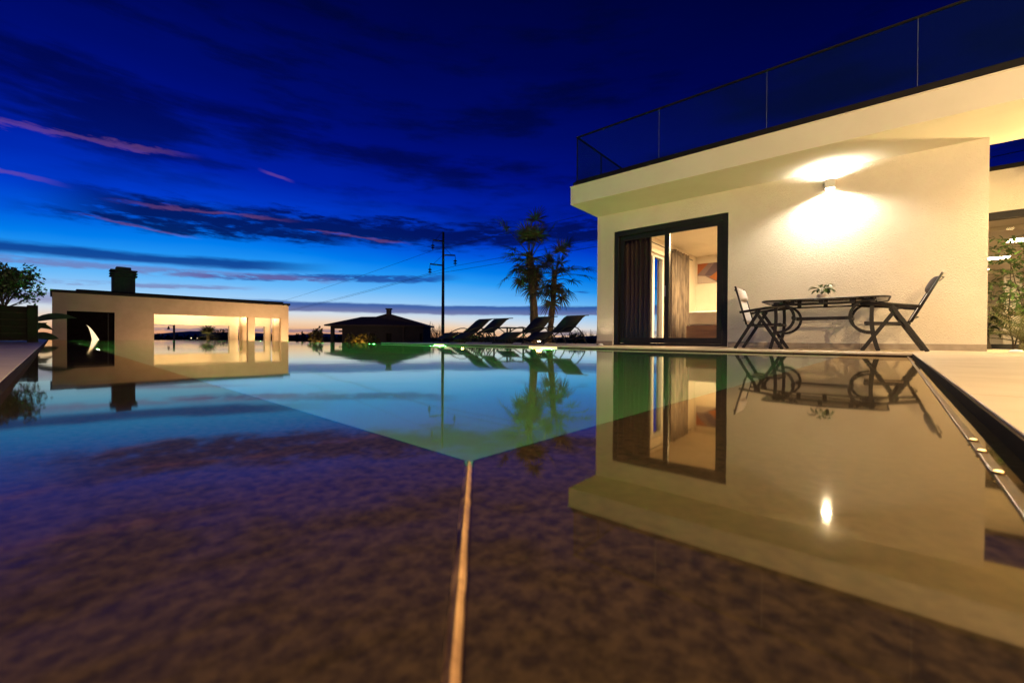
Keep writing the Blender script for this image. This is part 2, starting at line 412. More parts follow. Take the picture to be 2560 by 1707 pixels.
def two_sided_ior(N, ior):
    bf = N.n('ShaderNodeNewGeometry').outputs['Backfacing']
    return N.m('MULTIPLY_ADD', bf, 1 / ior - ior, ior)
def glass_mat(name, tint=(1, 1, 1), rough=0.0, refl=1.0, dust=0., haze_col=(.3, .5, .55)):
    """thin clear pane: see-through with a mirror sheen by angle"""
    m = bpy.data.materials.new(name); m.use_nodes = True
    t = m.node_tree; t.nodes.clear(); N = NT(t)
    fr = N.n('ShaderNodeFresnel'); t.links.new(two_sided_ior(N, 1.45), fr.inputs[0])
    tr = N.n('ShaderNodeBsdfTransparent'); tr.inputs[0].default_value = tuple(tint) + (1,)
    gl = N.n('ShaderNodeBsdfGlossy'); gl.inputs['Roughness'].default_value = rough
    mx = N.n('ShaderNodeMixShader'); t.links.new(N.m('MULTIPLY', fr.outputs[0], refl), mx.inputs[0])
    t.links.new(tr.outputs[0], mx.inputs[1]); t.links.new(gl.outputs[0], mx.inputs[2])
    if dust:  # thin even diffuse layer mixed over the pane
        df = N.n('ShaderNodeBsdfDiffuse'); df.inputs[0].default_value = tuple(haze_col) + (1,)
        m2 = N.n('ShaderNodeMixShader'); m2.inputs[0].default_value = dust; t.links.new(mx.outputs[0], m2.inputs[1]); t.links.new(df.outputs[0], m2.inputs[2]); mx = m2
    o = N.n('ShaderNodeOutputMaterial'); t.links.new(mx.outputs[0], o.inputs[0])
    return m
M['pane'] = glass_mat('door_glass', (.97, .97, .95), 0, .22)
M['rail_glass'] = glass_mat('railing_glass', (.78, .90, .88), 0, .9, dust=.010, haze_col=(.12, .32, .55))
M['globe'] = glass_mat('lamp_globe_glass', (.98, .95, .88), .1, .5)
M['table_glass'] = glass_mat('table_glass', (.30, .25, .21), .03, 1.)

def water_mat():
    m = bpy.data.materials.new('pool_water'); m.use_nodes = True
    t = m.node_tree; t.nodes.clear(); N = NT(t)
    tc = N.n('ShaderNodeTexCoord').outputs['Object']
    h = N.noise(tc, 2.2, 2, .5)
    b = N.n('ShaderNodeBump'); b.inputs['Strength'].default_value = .03; b.inputs['Distance'].default_value = .02
    t.links.new(h, b.inputs['Height'])
    g = N.n('ShaderNodeBsdfGlass'); g.inputs['IOR'].default_value = 1.7; g.inputs['Roughness'].default_value = .035
    g.inputs['Color'].default_value = (.97, 1, .98, 1)
    t.links.new(b.outputs[0], g.inputs['Normal'])
    o = N.n('ShaderNodeOutputMaterial'); t.links.new(g.outputs[0], o.inputs[0])
    return m
M['water'] = water_mat()
def film_mat():
    '''the same water where it lies as a thin sheet over the ledge: straight through plus the mirror by angle'''
    m = bpy.data.materials.new('shallow_water'); m.use_nodes = True
    t = m.node_tree; t.nodes.clear(); N = NT(t)
    tc = N.n('ShaderNodeTexCoord').outputs['Object']
    h = N.noise(tc, 2.2, 2, .5)
    b = N.n('ShaderNodeBump'); b.inputs['Strength'].default_value = .03; b.inputs['Distance'].default_value = .02
    t.links.new(h, b.inputs['Height'])
    fr = N.n('ShaderNodeFresnel'); t.links.new(two_sided_ior(N, 1.85), fr.inputs[0]); t.links.new(b.outputs[0], fr.inputs['Normal'])
    tr = N.n('ShaderNodeBsdfTransparent'); tr.inputs[0].default_value = (.97, .98, .96, 1)
    gl = N.n('ShaderNodeBsdfGlossy'); gl.inputs['Roughness'].default_value = .035; gl.inputs[0].default_value = (1, .88, .64, 1); t.links.new(b.outputs[0], gl.inputs['Normal'])
    mx = N.n('ShaderNodeMixShader'); t.links.new(fr.outputs[0], mx.inputs[0]); t.links.new(tr.outputs[0], mx.inputs[1]); t.links.new(gl.outputs[0], mx.inputs[2])
    o = N.n('ShaderNodeOutputMaterial'); t.links.new(mx.outputs[0], o.inputs[0])
    return m
M['film'] = film_mat()


# ================================================================== SETTING
DECK = .030
U0, U1, V0, V1 = -.094, 5.66, -.127, 22.5      # water outline
LU, LV = .355, .397                              # inner edge of the shallow ledge
GZ = -1.75
LZ = -.0006

def structure(name, mb, m, fr=POOL, off=(0, 0, 0), bevel=0., label=None):
    o = mb.build(name, m, fr=fr, off=Vector(off), bevel=bevel); o['kind'] = 'structure'
    if label: o['label'] = label
    return o

gm = MB(); n = 60; ext = 4200
def gh(x, y):
    return GZ
st = [-ext, -1200, -400, -150, -60, -25, -8, 0, 8, 25, 60, 150, 400, 1200, ext]
for i in range(len(st)):
    for j in range(len(st)): gm.v.append(Vector((st[i], st[j], GZ)))
for i in range(len(st) - 1):
    for j in range(len(st) - 1):
        a = i * len(st) + j; gm.f.append([a, a + len(st), a + len(st) + 1, a + 1])
structure('ground', gm, M['ground'], WORLD)

# low far hills along the horizon
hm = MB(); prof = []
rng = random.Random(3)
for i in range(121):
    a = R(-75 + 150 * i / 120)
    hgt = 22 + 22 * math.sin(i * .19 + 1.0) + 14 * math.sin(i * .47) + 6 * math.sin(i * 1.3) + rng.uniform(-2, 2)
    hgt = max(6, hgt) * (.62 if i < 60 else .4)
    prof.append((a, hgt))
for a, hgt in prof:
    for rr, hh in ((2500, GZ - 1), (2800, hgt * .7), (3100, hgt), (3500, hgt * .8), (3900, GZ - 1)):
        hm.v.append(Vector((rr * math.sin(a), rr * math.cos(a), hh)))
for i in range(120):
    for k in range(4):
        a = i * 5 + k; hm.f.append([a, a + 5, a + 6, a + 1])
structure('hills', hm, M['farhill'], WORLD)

# pool shell (floor, four walls, ledge risers) and the two mitred ledge slabs
pb = MB()
D = -1.35
pb.add([(LU, LV, D), (U1, LV, D), (U1, V1, D), (LU, V1, D)], [(0, 1, 2, 3)])
pb.add([(LU, LV, D), (LU, V1, D), (LU, V1, LZ - .012), (LU, LV, LZ - .012)], [(0, 1, 2, 3)])
pb.add([(LU, LV, D), (U1, LV, D), (U1, LV, LZ - .012), (LU, LV, LZ - .012)], [(0, 1, 2, 3)])
pb.add([(U1, LV, D), (U1, V1, D), (U1, V1, -.004), (U1, LV, -.004)], [(0, 1, 2, 3)])
pb.add([(LU, V1, D), (U1, V1, D), (U1, V1, -.004), (LU, V1, -.004)], [(0, 1, 2, 3)])
basin = pb.build('pool_basin', M['mosaic'], fr=POOL, off=Vector((0, 0, 0)), recalc=False); basin['kind'] = 'structure'
# outer rim of the overflow sides
rim = MB(); rim.box(U1, U1 + .16, 9.72, V1 + .2, GZ, -.008); rim.box(-.10, U1 - .002, V1, V1 + .2, GZ, -.008)
structure('pool_rim', rim, M['edge'])
ledge = thing('pool_ledge', None, None, POOL, LU, LV, LZ, kind='structure')
gap = .0045
MB().prism([(U0, -.083 + gap * 1.4), (LU, LV + gap * 1.4), (LU, 2.2), (U0, 2.2)], 'z', LZ - .012, LZ).build('ledge_slab', M['slab'], ledge, bevel=.0025)
v = 2.203
while v < V1:
    v2 = min(v + 1.8, V1 - .003); box(U0, LU, v, v2, LZ - .012, LZ).build('ledge_slab', M['slab'], ledge); v = v2 + .003
MB().prism([(U0, V0), (2.2, V0), (2.2, LV), (LU + gap * 1.4, LV), (U0, -.083 - gap * 1.4)], 'z', LZ - .012, LZ).build('ledge_slab', M['slab'], ledge, bevel=.0025)
u = 2.203
while u < U1 - .01:
    u2 = min(u + 1.8, U1 - .003); box(u, u2, V0, LV, LZ - .012, LZ).build('ledge_slab', M['slab'], ledge); u = u2 + .003
# the pale irregular mitre joint
gj = MB(); rg = random.Random(11)
SV = -.083
d = Vector((LU - U0, LV - SV, 0)); L = d.length; d.normalize(); s_ = Vector((-d.y, d.x, 0))
ln = []; rn = []; steps = 60
for i in range(steps + 1):
    c = Vector((U0, SV, 0)) + d * (L * i / steps)
    w = gap * (1.0 + rg.uniform(-.25, .3))
    ln.append(c + s_ * w); rn.append(c - s_ * w)
for i in range(steps):
    z1 = LZ + .0022; a, b, c2, d2 = ln[i], ln[i + 1], rn[i + 1], rn[i]
    ct, cb = (a + d2) / 2, (b + c2) / 2
    gj.add([(a.x, a.y, LZ - .003), (b.x, b.y, LZ - .003), (cb.x, cb.y, z1 + rg.uniform(-.0006, .0006)), (ct.x, ct.y, z1), (c2.x, c2.y, LZ - .003), (d2.x, d2.y, LZ - .003)],
           [(0, 1, 2, 3), (3, 2, 4, 5)])
gj.build('mitre_joint', M['grout'], ledge, recalc=False)
# bedding under the ledge
bed = MB(); bed.box(U0, LU - .004, V0, V1, -.6, LZ - .013); bed.box(LU - .004, U1, V0, LV - .004, -.6, LZ - .013)
structure('ledge_bedding', bed, M['deckbase'])

wm = MB(); wm.add([(LU - .004, LV - .004, 0), (U1, LV - .004, 0), (U1, V1, 0), (LU - .004, V1, 0)], [(0, 1, 2, 3)])
fm_ = MB(); fm_.add([(U0, V0, 0), (U1, V0, 0), (U1, LV - .004, 0), (LU - .004, LV - .004, 0), (LU - .004, V1, 0), (U0, V1, 0)], [(0, 1, 2, 3), (0, 3, 4, 5)])
fo = fm_.build('water', M['film'], fr=POOL, off=Vector((0, 0, 0)), recalc=False); fo['kind'] = 'structure'
wm.add([(U1, 9.72, 0), (U1 + .15, 9.72, 0), (U1 + .15, V1 + .18, 0), (U1, V1 + .18, 0)], [(0, 1, 2, 3)])
wm.add([(U0, V1, 0), (U1, V1, 0), (U1, V1 + .18, 0), (U0, V1 + .18, 0)], [(0, 1, 2, 3)])
wo = wm.build('water', M['water'], fr=POOL, off=Vector((0, 0, 0)), recalc=True); wo['kind'] = 'structure'
for p_ in wo.data.polygons:
    if p_.normal.z < 0: p_.flip()

# decks: mortar bed + individual stone tiles, shared tile mesh per size
tile_cache = {}
def deck(name, u0, u1, v0, v1, tu, tv, keep=lambda u, v: True, edge=None):
    root = thing(name, None, None, POOL, u0, v0, DECK, kind='structure')
    box(u0 + .004, u1, v0 + .004, v1, -.35, DECK - .010).build('deck_bed', M['deckbase'], root)
    nu = max(1, round((u1 - u0) / tu)); nv = max(1, round((v1 - v0) / tv))
    su = (u1 - u0) / nu; sv = (v1 - v0) / nv; key = (round(su, 4), round(sv, 4))
    if key not in tile_cache:
        me_o = box(.0015, su - .0015, .0015, sv - .0015, -.02, 0).build('deck_tile', M['deck'], None)
        tile_cache[key] = me_o.data; bpy.data.objects.remove(me_o)
    rg = random.Random(int(u0 * 100 + v0 * 7))
    for i in range(nu):
        for j in range(nv):
            if not keep(u0 + (i + .5) * su, v0 + (j + .5) * sv): continue
            o = bpy.data.objects.new('deck_tile', tile_cache[key]); COL.objects.link(o)
            o.parent = root; o.location = (i * su, j * sv, rg.uniform(-.0006, .0006))
            if i in (0, nu - 1) or j in (0, nv - 1):
                b = o.modifiers.new('bevel', 'BEVEL'); b.width = .003; b.segments = 2
    return root
deck('pool_deck', U1, 9.3, V0, 9.7, .60, 1.0, keep=lambda u, v: not (u > 8.3 and v < 4.0))
deck('pool_deck', -2.5, 10.4, -5.0, V0, 1.0, .61, keep=lambda u, v: u > -1.0)
deck('pool_deck', -3.1, U0, V0, V1 + .8, .60, 1.2)
# dark edge under the deck tiles and thin dark strips over their faces
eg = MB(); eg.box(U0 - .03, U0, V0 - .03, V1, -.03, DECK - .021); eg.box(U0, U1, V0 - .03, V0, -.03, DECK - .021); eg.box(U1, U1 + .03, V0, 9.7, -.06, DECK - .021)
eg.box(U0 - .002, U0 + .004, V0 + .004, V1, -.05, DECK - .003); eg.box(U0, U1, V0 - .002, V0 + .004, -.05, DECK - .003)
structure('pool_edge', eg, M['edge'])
tr = thing('overflow_trim', None, None, POOL, 2.0, -.088, 0, kind='structure')
box(U0 + .02, U1 - .02, -.096, -.084, -.02, .0030).build('trim_strip', M['brass'], tr, bevel=.0015)
for u, w_ in ((.948, 'farthest'), (.862, 'middle'), (.735, 'nearest')):  # glowing domes added to stand for warm glints on the water
    t = thing('edge_glint', 'small glowing dome added as a glint on the right pool edge, %s of three' % w_, 'lamp', POOL, u, -.089, .0035, group='glint domes along the right pool edge')
    MB().lathe([(.006, .0030), (.0058, .0045), (.0045, .0055)], (u, -.089, 0), 14).build('ring', M['brass'], t)
    MB().lathe([(.0042, .0056), (.003, .0066), (.001, .0069)], (u, -.089, 0), 14).build('lens', M['goldlens'], t)
# garden bed behind the loungers and lower terrace
gb = MB(); gb.box(9.305, 16, 3.9, 14.0, GZ, -.03); gb.box(10.42, 30, -8, 3.88, GZ, -.06); gb.box(U1 + .18, 9.3, 9.72, 13.0, GZ, -.03)
structure('garden_bed', gb, M['soil'])
structure('terrace', box(-6, 18, V1 + .9, 34, GZ, -1.0), M['deckbase'])

# ================================================================== HOUSE
WU = 7.74; WT = .25; SOF = 2.66; FT = 2.99; CT = 3.08
H = HOUSE
house = thing('white_house', 'cream rendered villa block with sliding door under a deep flat roof', 'house', H, WU, 1.5, DECK)
MB().plate('x', WU, WU + WT, -1.117, 4.27, DECK, SOF, [(1.81, 3.91, DECK - 1, 2.30)]).build('wall', M['stucco'], house)
MB().plate('y', 4.05, 4.27, WU + WT, 13.6, DECK, SOF, [(8.6, 10.95, DECK + .05, 2.30)]).build('wall', M['stucco'], house)
MB().plate('y', -1.117, -.90, WU + WT, 13.6, DECK, SOF, []).build('wall', M['stucco'], house)
MB().plate('x', 13.4, 13.6, -.90, 4.05, DECK, SOF, []).build('room_wall', M['plaster'], house)
# inner linings of the bedroom
MB().plate('y', 4.03, 4.047, WU + WT, 13.4, DECK, SOF, [(8.6, 10.95, DECK + .05, 2.30)]).build('room_wall', M['plaster'], house)
box(WU + .01, 13.4, -.895, 4.03, DECK + .002, DECK + .012).build('room_floor', M['floorwood'], house)
# roof slab, canopy over the right, fascia and dark edge cap
rs = MB(); rs.box(6.725, 8.05, -6.0, 4.285, SOF, FT); rs.box(8.05, 13.7, -1.117, 4.285, SOF, FT)
rs.build('roof_slab', M['soffit'], house, bevel=.006)
cp = MB(); cp.box(6.76, 8.02, -6.0, 4.25, FT, CT); cp.box(8.02, 13.66, -1.09, 4.25, FT, CT)
cp.build('roof_edge_cap', M['cap'], house)
tr_ = MB(); tr_.box(6.715, 6.745, -6.0, 4.295, FT, FT + .012)
tr_.build('drip_edge', M['soffit'], house)
# skirting of single stone tiles
a = -1.117
sk = [(a_, min(a_ + .6, 1.80)) for a_ in [-1.117 + .6 * k for k in range(5)]] + [(3.92, 4.27)]
for a, b in sk:
    if b - a > .05: box(WU - .012, WU, a + .0015, b - .0015, DECK + .001, DECK + .085).build('skirting_tile', M['skirt'], house, bevel=.002)
# sliding door
door = MB()
f0, f1 = WU + .03, WU + .15
door.box(f0, f1, 1.812, 1.90, DECK + .002, 2.298); door.box(f0, f1, 3.82, 3.908, DECK + .002, 2.298)
door.box(f0, f1, 1.90, 3.82, 2.20, 2.298); door.box(f0, f1, 1.90, 3.82, DECK + .002, DECK + .05)
dfr = door.build('sliding_door', M['frame'], house, bevel=.004)
def leaf(v0, v1, u0):
    l = MB(); u1 = u0 + .045; z0, z1 = DECK + .055, 2.195; s = .085
    l.box(u0, u1, v0, v0 + s, z0, z1); l.box(u0, u1, v1 - s, v1, z0, z1); l.box(u0, u1, v0 + s, v1 - s, z1 - s, z1); l.box(u0, u1, v0 + s, v1 - s, z0, z0 + .10)
    l.build('door_leaf', M['frame'], dfr, bevel=.004)
    box(u0 + .018, u0 + .026, v0 + s, v1 - s, z0 + .10, z1 - s).build('glass_pane', M['pane'], dfr)
leaf(1.905, 2.90, WU + .04); leaf(2.82, 3.815, WU + .095)
box(WU + .022, WU + .036, 2.87, 2.885, .95, 1.15).build('door_handle', M['steel'], dfr)
# end window of the bedroom
wf = MB()
for a, b in ((8.6, 8.67), (10.88, 10.95), (10.22, 10.34)): wf.box(a, b, 4.10, 4.19, DECK + .05, 2.30)
wf.box(8.67, 10.88, 4.10, 4.19, 2.23, 2.30); wf.box(8.67, 10.88, 4.10, 4.19, DECK + .05, DECK + .12)
wfo = wf.build('window', M['white'], house)
box(8.67, 10.88, 4.14, 4.148, DECK + .12, 2.23).build('window_pane', M['pane'], wfo)

# glass railing on the roof terrace
RT = 3.93
rail = thing('glass_railing', 'frameless glass railing with dark handrail along the villa roof edge', 'railing', H, 6.80, 1.5, CT)
vs_ = [4.19, 2.64, 1.115, -.41, -1.94, -3.46, -4.98]
for i in range(6): box(6.795, 6.807, vs_[i + 1] + .006, vs_[i] - .006, CT, RT - .02).build('glass_panel', M['rail_glass'], rail)
for i in range(1, 6): box(6.797, 6.805, vs_[i] - .0025, vs_[i] + .0025, CT + .03, RT - .021).build('joint_seal', M['seal'], rail)
us_ = [6.80, 7.72, 8.64, 9.56, 10.5]
for i in range(4): box(us_[i] + .006, us_[i + 1] - .006, 4.185, 4.197, CT, RT - .02).build('glass_panel', M['rail_glass'], rail)
hr = MB(); hr.box(6.788, 6.814, -5.0, 4.21, RT - .02, RT + .004); hr.box(6.814, 10.5, 4.178, 4.204, RT - .02, RT + .004)
hr.build('handrail', M['cap'], rail)
br = MB(); br.box(6.78, 6.822, -5.0, 4.215, CT, CT + .03); br.box(6.822, 10.5, 4.17, 4.212, CT, CT + .03)
br.build('base_rail', M['cap'], rail)
box(7.712, 7.728, 4.18, 4.2, CT, RT - .02).build('post', M['cap'], rail)
box(6.793, 6.809, 4.183, 4.199, CT, RT - .02).build('post', M['cap'], rail)
rail2 = thing('glass_railing', 'short low glass railing at the rear of the roof terrace, far right', 'railing', H, 8.0, -3, CT)
box(7.975, 7.985, -5.0, -1.03, CT + .03, 3.60).build('glass_panel', M['rail_glass'], rail2)
box(7.96, 8.0, -5.0, -1.0, 3.60, 3.63).build('handrail', M['cap'], rail2)
box(7.965, 7.995, -1.03, -1.0, CT, 3.60).build('post', M['cap'], rail2)

# wall lamp (up and down light)
WLV = .446
wl = thing('wall_lamp', 'small white up and down wall lamp glowing on the villa facade', 'lamp', H, WU - .06, WLV, 2.36)
box(WU - .112, WU - .012, WLV - .06, WLV + .06, 2.37, 2.50).build('lamp_body', M['white'], wl, bevel=.004)
box(WU - .014, WU, WLV - .045, WLV + .045, 2.39, 2.48).build('mounting_plate', M['white'], wl)
box(WU - .10, WU - .022, WLV - .05, WLV + .05, 2.366, 2.370).build('lens', M['whitelens'], wl)
box(WU - .10, WU - .022, WLV - .05, WLV + .05, 2.500, 2.504).build('lens', M['whitelens'], wl)
lamp('wall_lamp_down', 'SPOT', H.w(WU - .062, WLV, 2.355), 350, (1, .88, .70), size=.03, rot=(R(-6), 0, H.a - math.pi / 2), angle=158, blend=.55)
lamp('wall_lamp_up', 'SPOT', H.w(WU - .10, WLV, 2.515), 80, (1, .90, .74), size=.03, rot=(R(174), 0, H.a - math.pi / 2), angle=174, blend=.4)

# downlights set in the canopy soffit, right of the picture
for i, (u, v, e) in enumerate(((7.05, -2.35, 430), (7.3, -4.2, 260))):
    dl = thing('soffit_downlight', ('round downlight set in the canopy soffit near the wall corner', 'round downlight set in the canopy soffit at its far end')[i], 'lamp', H, u, v, SOF - .02)
    MB().lathe([(.055, SOF - .012), (.055, SOF)], (u, v, 0)).build('trim_ring', M['white'], dl)
    MB().lathe([(.04, SOF - .016), (.04, SOF - .0125)], (u, v, 0)).build('lens', M['warmlens'], dl)
    lamp('soffit_downlight_glow', 'SPOT', H.w(u, v, SOF - .03), e, (1, .67, .29), size=.05, rot=(0, 0, 0), angle=165, blend=.7)

# wall socket and deck lights
so = thing('wall_socket', 'white power socket low on the villa wall beside the door', 'socket', H, WU - .005, 1.42, .30)
fr_ = MB().plate('x', WU - .012, WU, 1.375, 1.465, .255, .345, [(1.39, 1.45, .27, .33)]); fr_.build('socket_frame', M['white'], so)
box(WU - .005, WU, 1.39, 1.45, .27, .33).build('socket_insert', M['white'], so)
MB().lathe([(.016, 0), (.016, .002)]).build('socket_hole', M['metal'], so)
so.children[-1].location = (-.001, 0, 0); so.children[-1].rotation_euler = (0, R(-90), 0)
for i, (u, v, lb) in enumerate(((7.50, 4.05, 'small white dome light on the deck at the left wall corner'), (7.45, -1.30, 'small white dome light on the deck at the right wall corner'))):
    dl = thing('deck_light', lb, 'lamp', H, u, v, DECK, group='dome lights on the deck')
    prof = [(.055, DECK), (.055, DECK + .008), (.045, DECK + .022), (.03, DECK + .031), (.01, DECK + .035)]
    MB().lathe(prof, (u, v, 0)).build('dome', M['white'], dl)
    MB().lathe([(.062, DECK), (.062, DECK + .004)], (u, v, 0)).build('ring', M['steel'], dl)
    lamp('deck_light_glow', 'SPOT', H.w(u + .07, v + .02, DECK + .05), 9 if i == 0 else 8, (1, .78, .48), size=.03, rot=(R(196), 0, H.a - math.pi / 2), angle=130, blend=.8)

# ------------------------------------------------------------------ bedroom
lamp('bedroom_glow', 'AREA', H.w(10.6, 1.9, SOF - .06), 560, (1, .70, .36), size=.7)
cl = thing('ceiling_lamp', 'round flush lamp on the bedroom ceiling behind the glass door', 'lamp', H, 10.6, 1.9, SOF)
MB().lathe([(.2, SOF - .05), (.22, SOF - .03), (.22, SOF)], (10.6, 1.9, 0)).build('lamp_base', M['white'], cl)
MB().lathe([(.17, SOF - .056), (.19, SOF - .051)], (10.6, 1.9, 0)).build('diffuser', M['warmlens'], cl)

bedt = thing('bed', 'double bed with white cover and wooden plank base seen through the door', 'bed', H, 9.7, 2.3, DECK + .012)
box(9.62, 11.6, 1.55, 3.05, DECK + .43, DECK + .74).build('mattress', M['linen'], bedt, bevel=.05)
for k in range(3): box(9.60, 9.63, 1.52, 3.08, DECK + .03 + k * .135, DECK + .16 + k * .135).build('plank', M['wood'], bedt, bevel=.003)
box(9.64, 11.6, 1.56, 3.04, DECK + .02, DECK + .42).build('bed_base', M['wood'], bedt)

def curtain(lb, p0, p1, z0, z1, folds, amp, m, rings=False):
    u0, v0 = p0; u1, v1 = p1
    t = thing('curtain', lb, 'curtain', H, (u0 + u1) / 2, (v0 + v1) / 2, z0)
    mb = MB(); d = Vector((u1 - u0, v1 - v0, 0)); L = d.length; d.normalize(); s = Vector((-d.y, d.x, 0))
    nn = folds * 12; zs = [z0, z0 + .3 * (z1 - z0), z0 + .7 * (z1 - z0), z1]
    rg = random.Random(folds + int(u0 * 10)); ph = [rg.uniform(-.6, .6) for _ in range(folds + 2)]
    for i in range(nn + 1):
        q = i / nn; k = q * folds
        for j, z in enumerate(zs):
            off = amp * math.sin(2 * math.pi * k + ph[int(k)] * .5) * (1 + .25 * math.sin(k * 2.1)) * (1.1 - .25 * j / 3)
            p = Vector((u0, v0, z)) + d * (L * q * (1 - .015 * (j == 0)) ) + s * off
            mb.v.append(p)
    for i in range(nn):
        for j in range(3):
            a = i * 4 + j; mb.smooth.add(len(mb.f)); mb.f.append([a, a + 4, a + 5, a + 1])
    o = mb.build('fabric', m, t)
    sm = o.modifiers.new('solid', 'SOLIDIFY'); sm.thickness = .006
    if rings:
        for k in range(folds):
            q = (k + .25) / folds; c = Vector((u0, v0, z1 - .07)) + d * (L * q)
            g = MB(); pts = [c + s * (amp * .9) + d * (.028 * math.cos(x * math.pi / 8)) + Vector((0, 0, .028 * math.sin(x * math.pi / 8))) for x in range(17)]
            g.tube(pts, .008, 6, False).build('eyelet', M['steel'], t)
    return t
curtain('dark pleated curtain behind the left leaf of the sliding door', (8.16, 3.87), (8.16, 3.30), DECK + .03, 2.50, 6, .045, M['curtain'])
curtain('narrow dark curtain at the right end of the sliding door', (8.16, 2.02), (8.16, 1.76), DECK + .03, 2.50, 3, .04, M['curtain'])
curtain('brown velvet curtain with eyelets beside the bedroom picture', (11.0, 3.88), (12.25, 3.88), DECK + .03, 2.50, 6, .05, M['curtain2'], True)
curtain('thin curtain bunched at the near side of the bedroom end window', (8.9, 3.90), (9.5, 3.90), DECK + .03, 2.50, 3, .05, M['curtain2'])
rod = MB().tube([(8.4, 3.88, 2.43), (12.6, 3.88, 2.43)], .012, 8); ro = rod.build('curtain_rod', M['metal'], None, fr=H, off=Vector((8.4, 3.88, 2.43)))
tag(ro, 'thin dark curtain rod running along the bedroom end wall', 'curtain rod')
# abstract picture on the back wall
pic = thing('wall_picture', 'abstract picture of orange and grey blocks on the bedroom wall', 'picture', H, 13.39, 3.4, 1.65)
PV0, PV1, PZ0, PZ1 = 2.85, 3.97, 1.85, 2.44
box(13.372, 13.398, PV0, PV1, PZ0, PZ1).build('canvas', mat('picture_ground', (.17, .12, .13), .7), pic)
def blk(poly, z_off, c, nm):
    pts = [(PV1 - (PV1 - PV0) * x, PZ0 + (PZ1 - PZ0) * y) for x, y in poly]
    MB().prism(pts, 'x', 13.372 - z_off - .001, 13.372 - z_off).build('painted_block', mat(nm, c, .7), pic)
blk([(0, .45), (.28, 1), (0, 1)], .001, (.30, .09, .02), 'paint_orange')
blk([(.18, .4), (.42, .98), (.62, .9), (.5, .3)], .002, (.09, .06, .085), 'paint_violet')
blk([(.3, .28), (.55, .62), (.78, .3), (.55, .02)], .004, (.33, .11, .022), 'paint_orange_c')
blk([(0, 0), (.5, 0), (.2, .35), (0, .4)], .003, (.42, .36, .33), 'paint_grey')

# ------------------------------------------------------------------ glazed wing on the right
wing = thing('glazed_wing', 'lower wing with white parapet and glazed front behind the plants', 'building', H, 10.6, -3, DECK)
GU = 10.5
box(GU, GU + .25, -9, -.6, 2.30, 2.98).build('parapet', M['stucco'], wing)
box(GU - .03, GU + .3, -9, -.6, 2.98, 3.05).build('roof_edge_cap', M['cap'], wing)
wfm = MB(); wfm.box(GU + .02, GU + .14, -9, -.6, 2.18, 2.298); wfm.box(GU + .02, GU + .14, -9, -.6, DECK, DECK + .08)
for a in (-.68, -2.9, -5.1): wfm.box(GU + .03, GU + .13, a, a + .07, DECK + .08, 2.18)
wfo = wfm.build('window_frame', M['frame'], wing, bevel=.004)
box(GU + .07, GU + .08, -9, -.62, DECK + .08, 2.18).build('glass_pane', M['pane'], wfo)
box(GU + .26, 27, -6.0, -5.85, DECK, 2.6).build('hall_wall', M['plaster'], wing)
box(GU + .26, 27, -1.0, -.9, DECK, 2.6).build('hall_wall', M['plaster'], wing)
box(27, 27.2, -6.0, -.9, DECK, 2.6).build('hall_wall', M['plaster'], wing)
box(GU + .26, 27, -5.85, -1.0, 2.55, 2.7).build('ceiling', M['plaster'], wing)
box(GU + .26, 27, -5.85, -1.0, DECK - .06, DECK).build('hall_floor', M['floorwood'], wing)
for k, u in enumerate((13.3, 16.1, 18.9, 21.7)):
    box(u, u + .35, -3.9, -3.55, DECK, 2.55).build('pillar', M['plaster'], wing)
    MB().box(u - .02, u + .37, -5.85, -1.0, 2.46, 2.549).build('ceiling_beam', M['plaster'], wing)
lbs = ['nearest rectangular ceiling light inside the glazed wing', 'second rectangular ceiling light inside the glazed wing', 'third rectangular ceiling light inside the glazed wing', 'farthest rectangular ceiling light inside the glazed wing']
for k, u in enumerate((14.6, 17.45, 20.2, 23.0)):
    t = thing('ceiling_light', lbs[k], 'lamp', H, u, -2.7, 2.5, group='panel lights in the wing')
    box(u, u + .5, -2.97, -2.43, 2.475, 2.549).build('light_frame', M['white'], t)
    box(u + .03, u + .47, -2.94, -2.46, 2.470, 2.4745).build('diffuser', M['panel'], t)

# unseen lamps on the deck; the farther one is added to fill wall and fascia
for i, (u, v, e, lb) in enumerate(((0.3, -1.9, 880, 'globe garden lamp on a post near the pool corner'), (4.4, -4.0, 640, 'added fill lamp with globe on a post farther along the right deck'))):
    t = thing('unseen_lamp', lb, 'lamp', POOL, u, v, DECK)
    MB().tube([(u, v, DECK), (u, v, 2.0)], .03, 10).build('post', M['metal'], t)
    MB().lathe([(.09, DECK), (.09, DECK + .02), (.035, DECK + .03)], (u, v, 0)).build('base', M['metal'], t)
    MB().lathe([(.14, 2.34), (.05, 2.38), (.01, 2.39)], (u, v, 0)).build('cap', M['metal'], t)
    gm_ = MB().lathe([(.05, 2.0), (.12, 2.05), (.15, 2.15), (.13, 2.26), (.05, 2.33)], (u, v, 0)); gm_.build('globe', M['globe'], t)
    lamp('unseen_lamp_glow', 'POINT', POOL.w(u, v, 2.16), e, (1, .70, .37), size=.10)

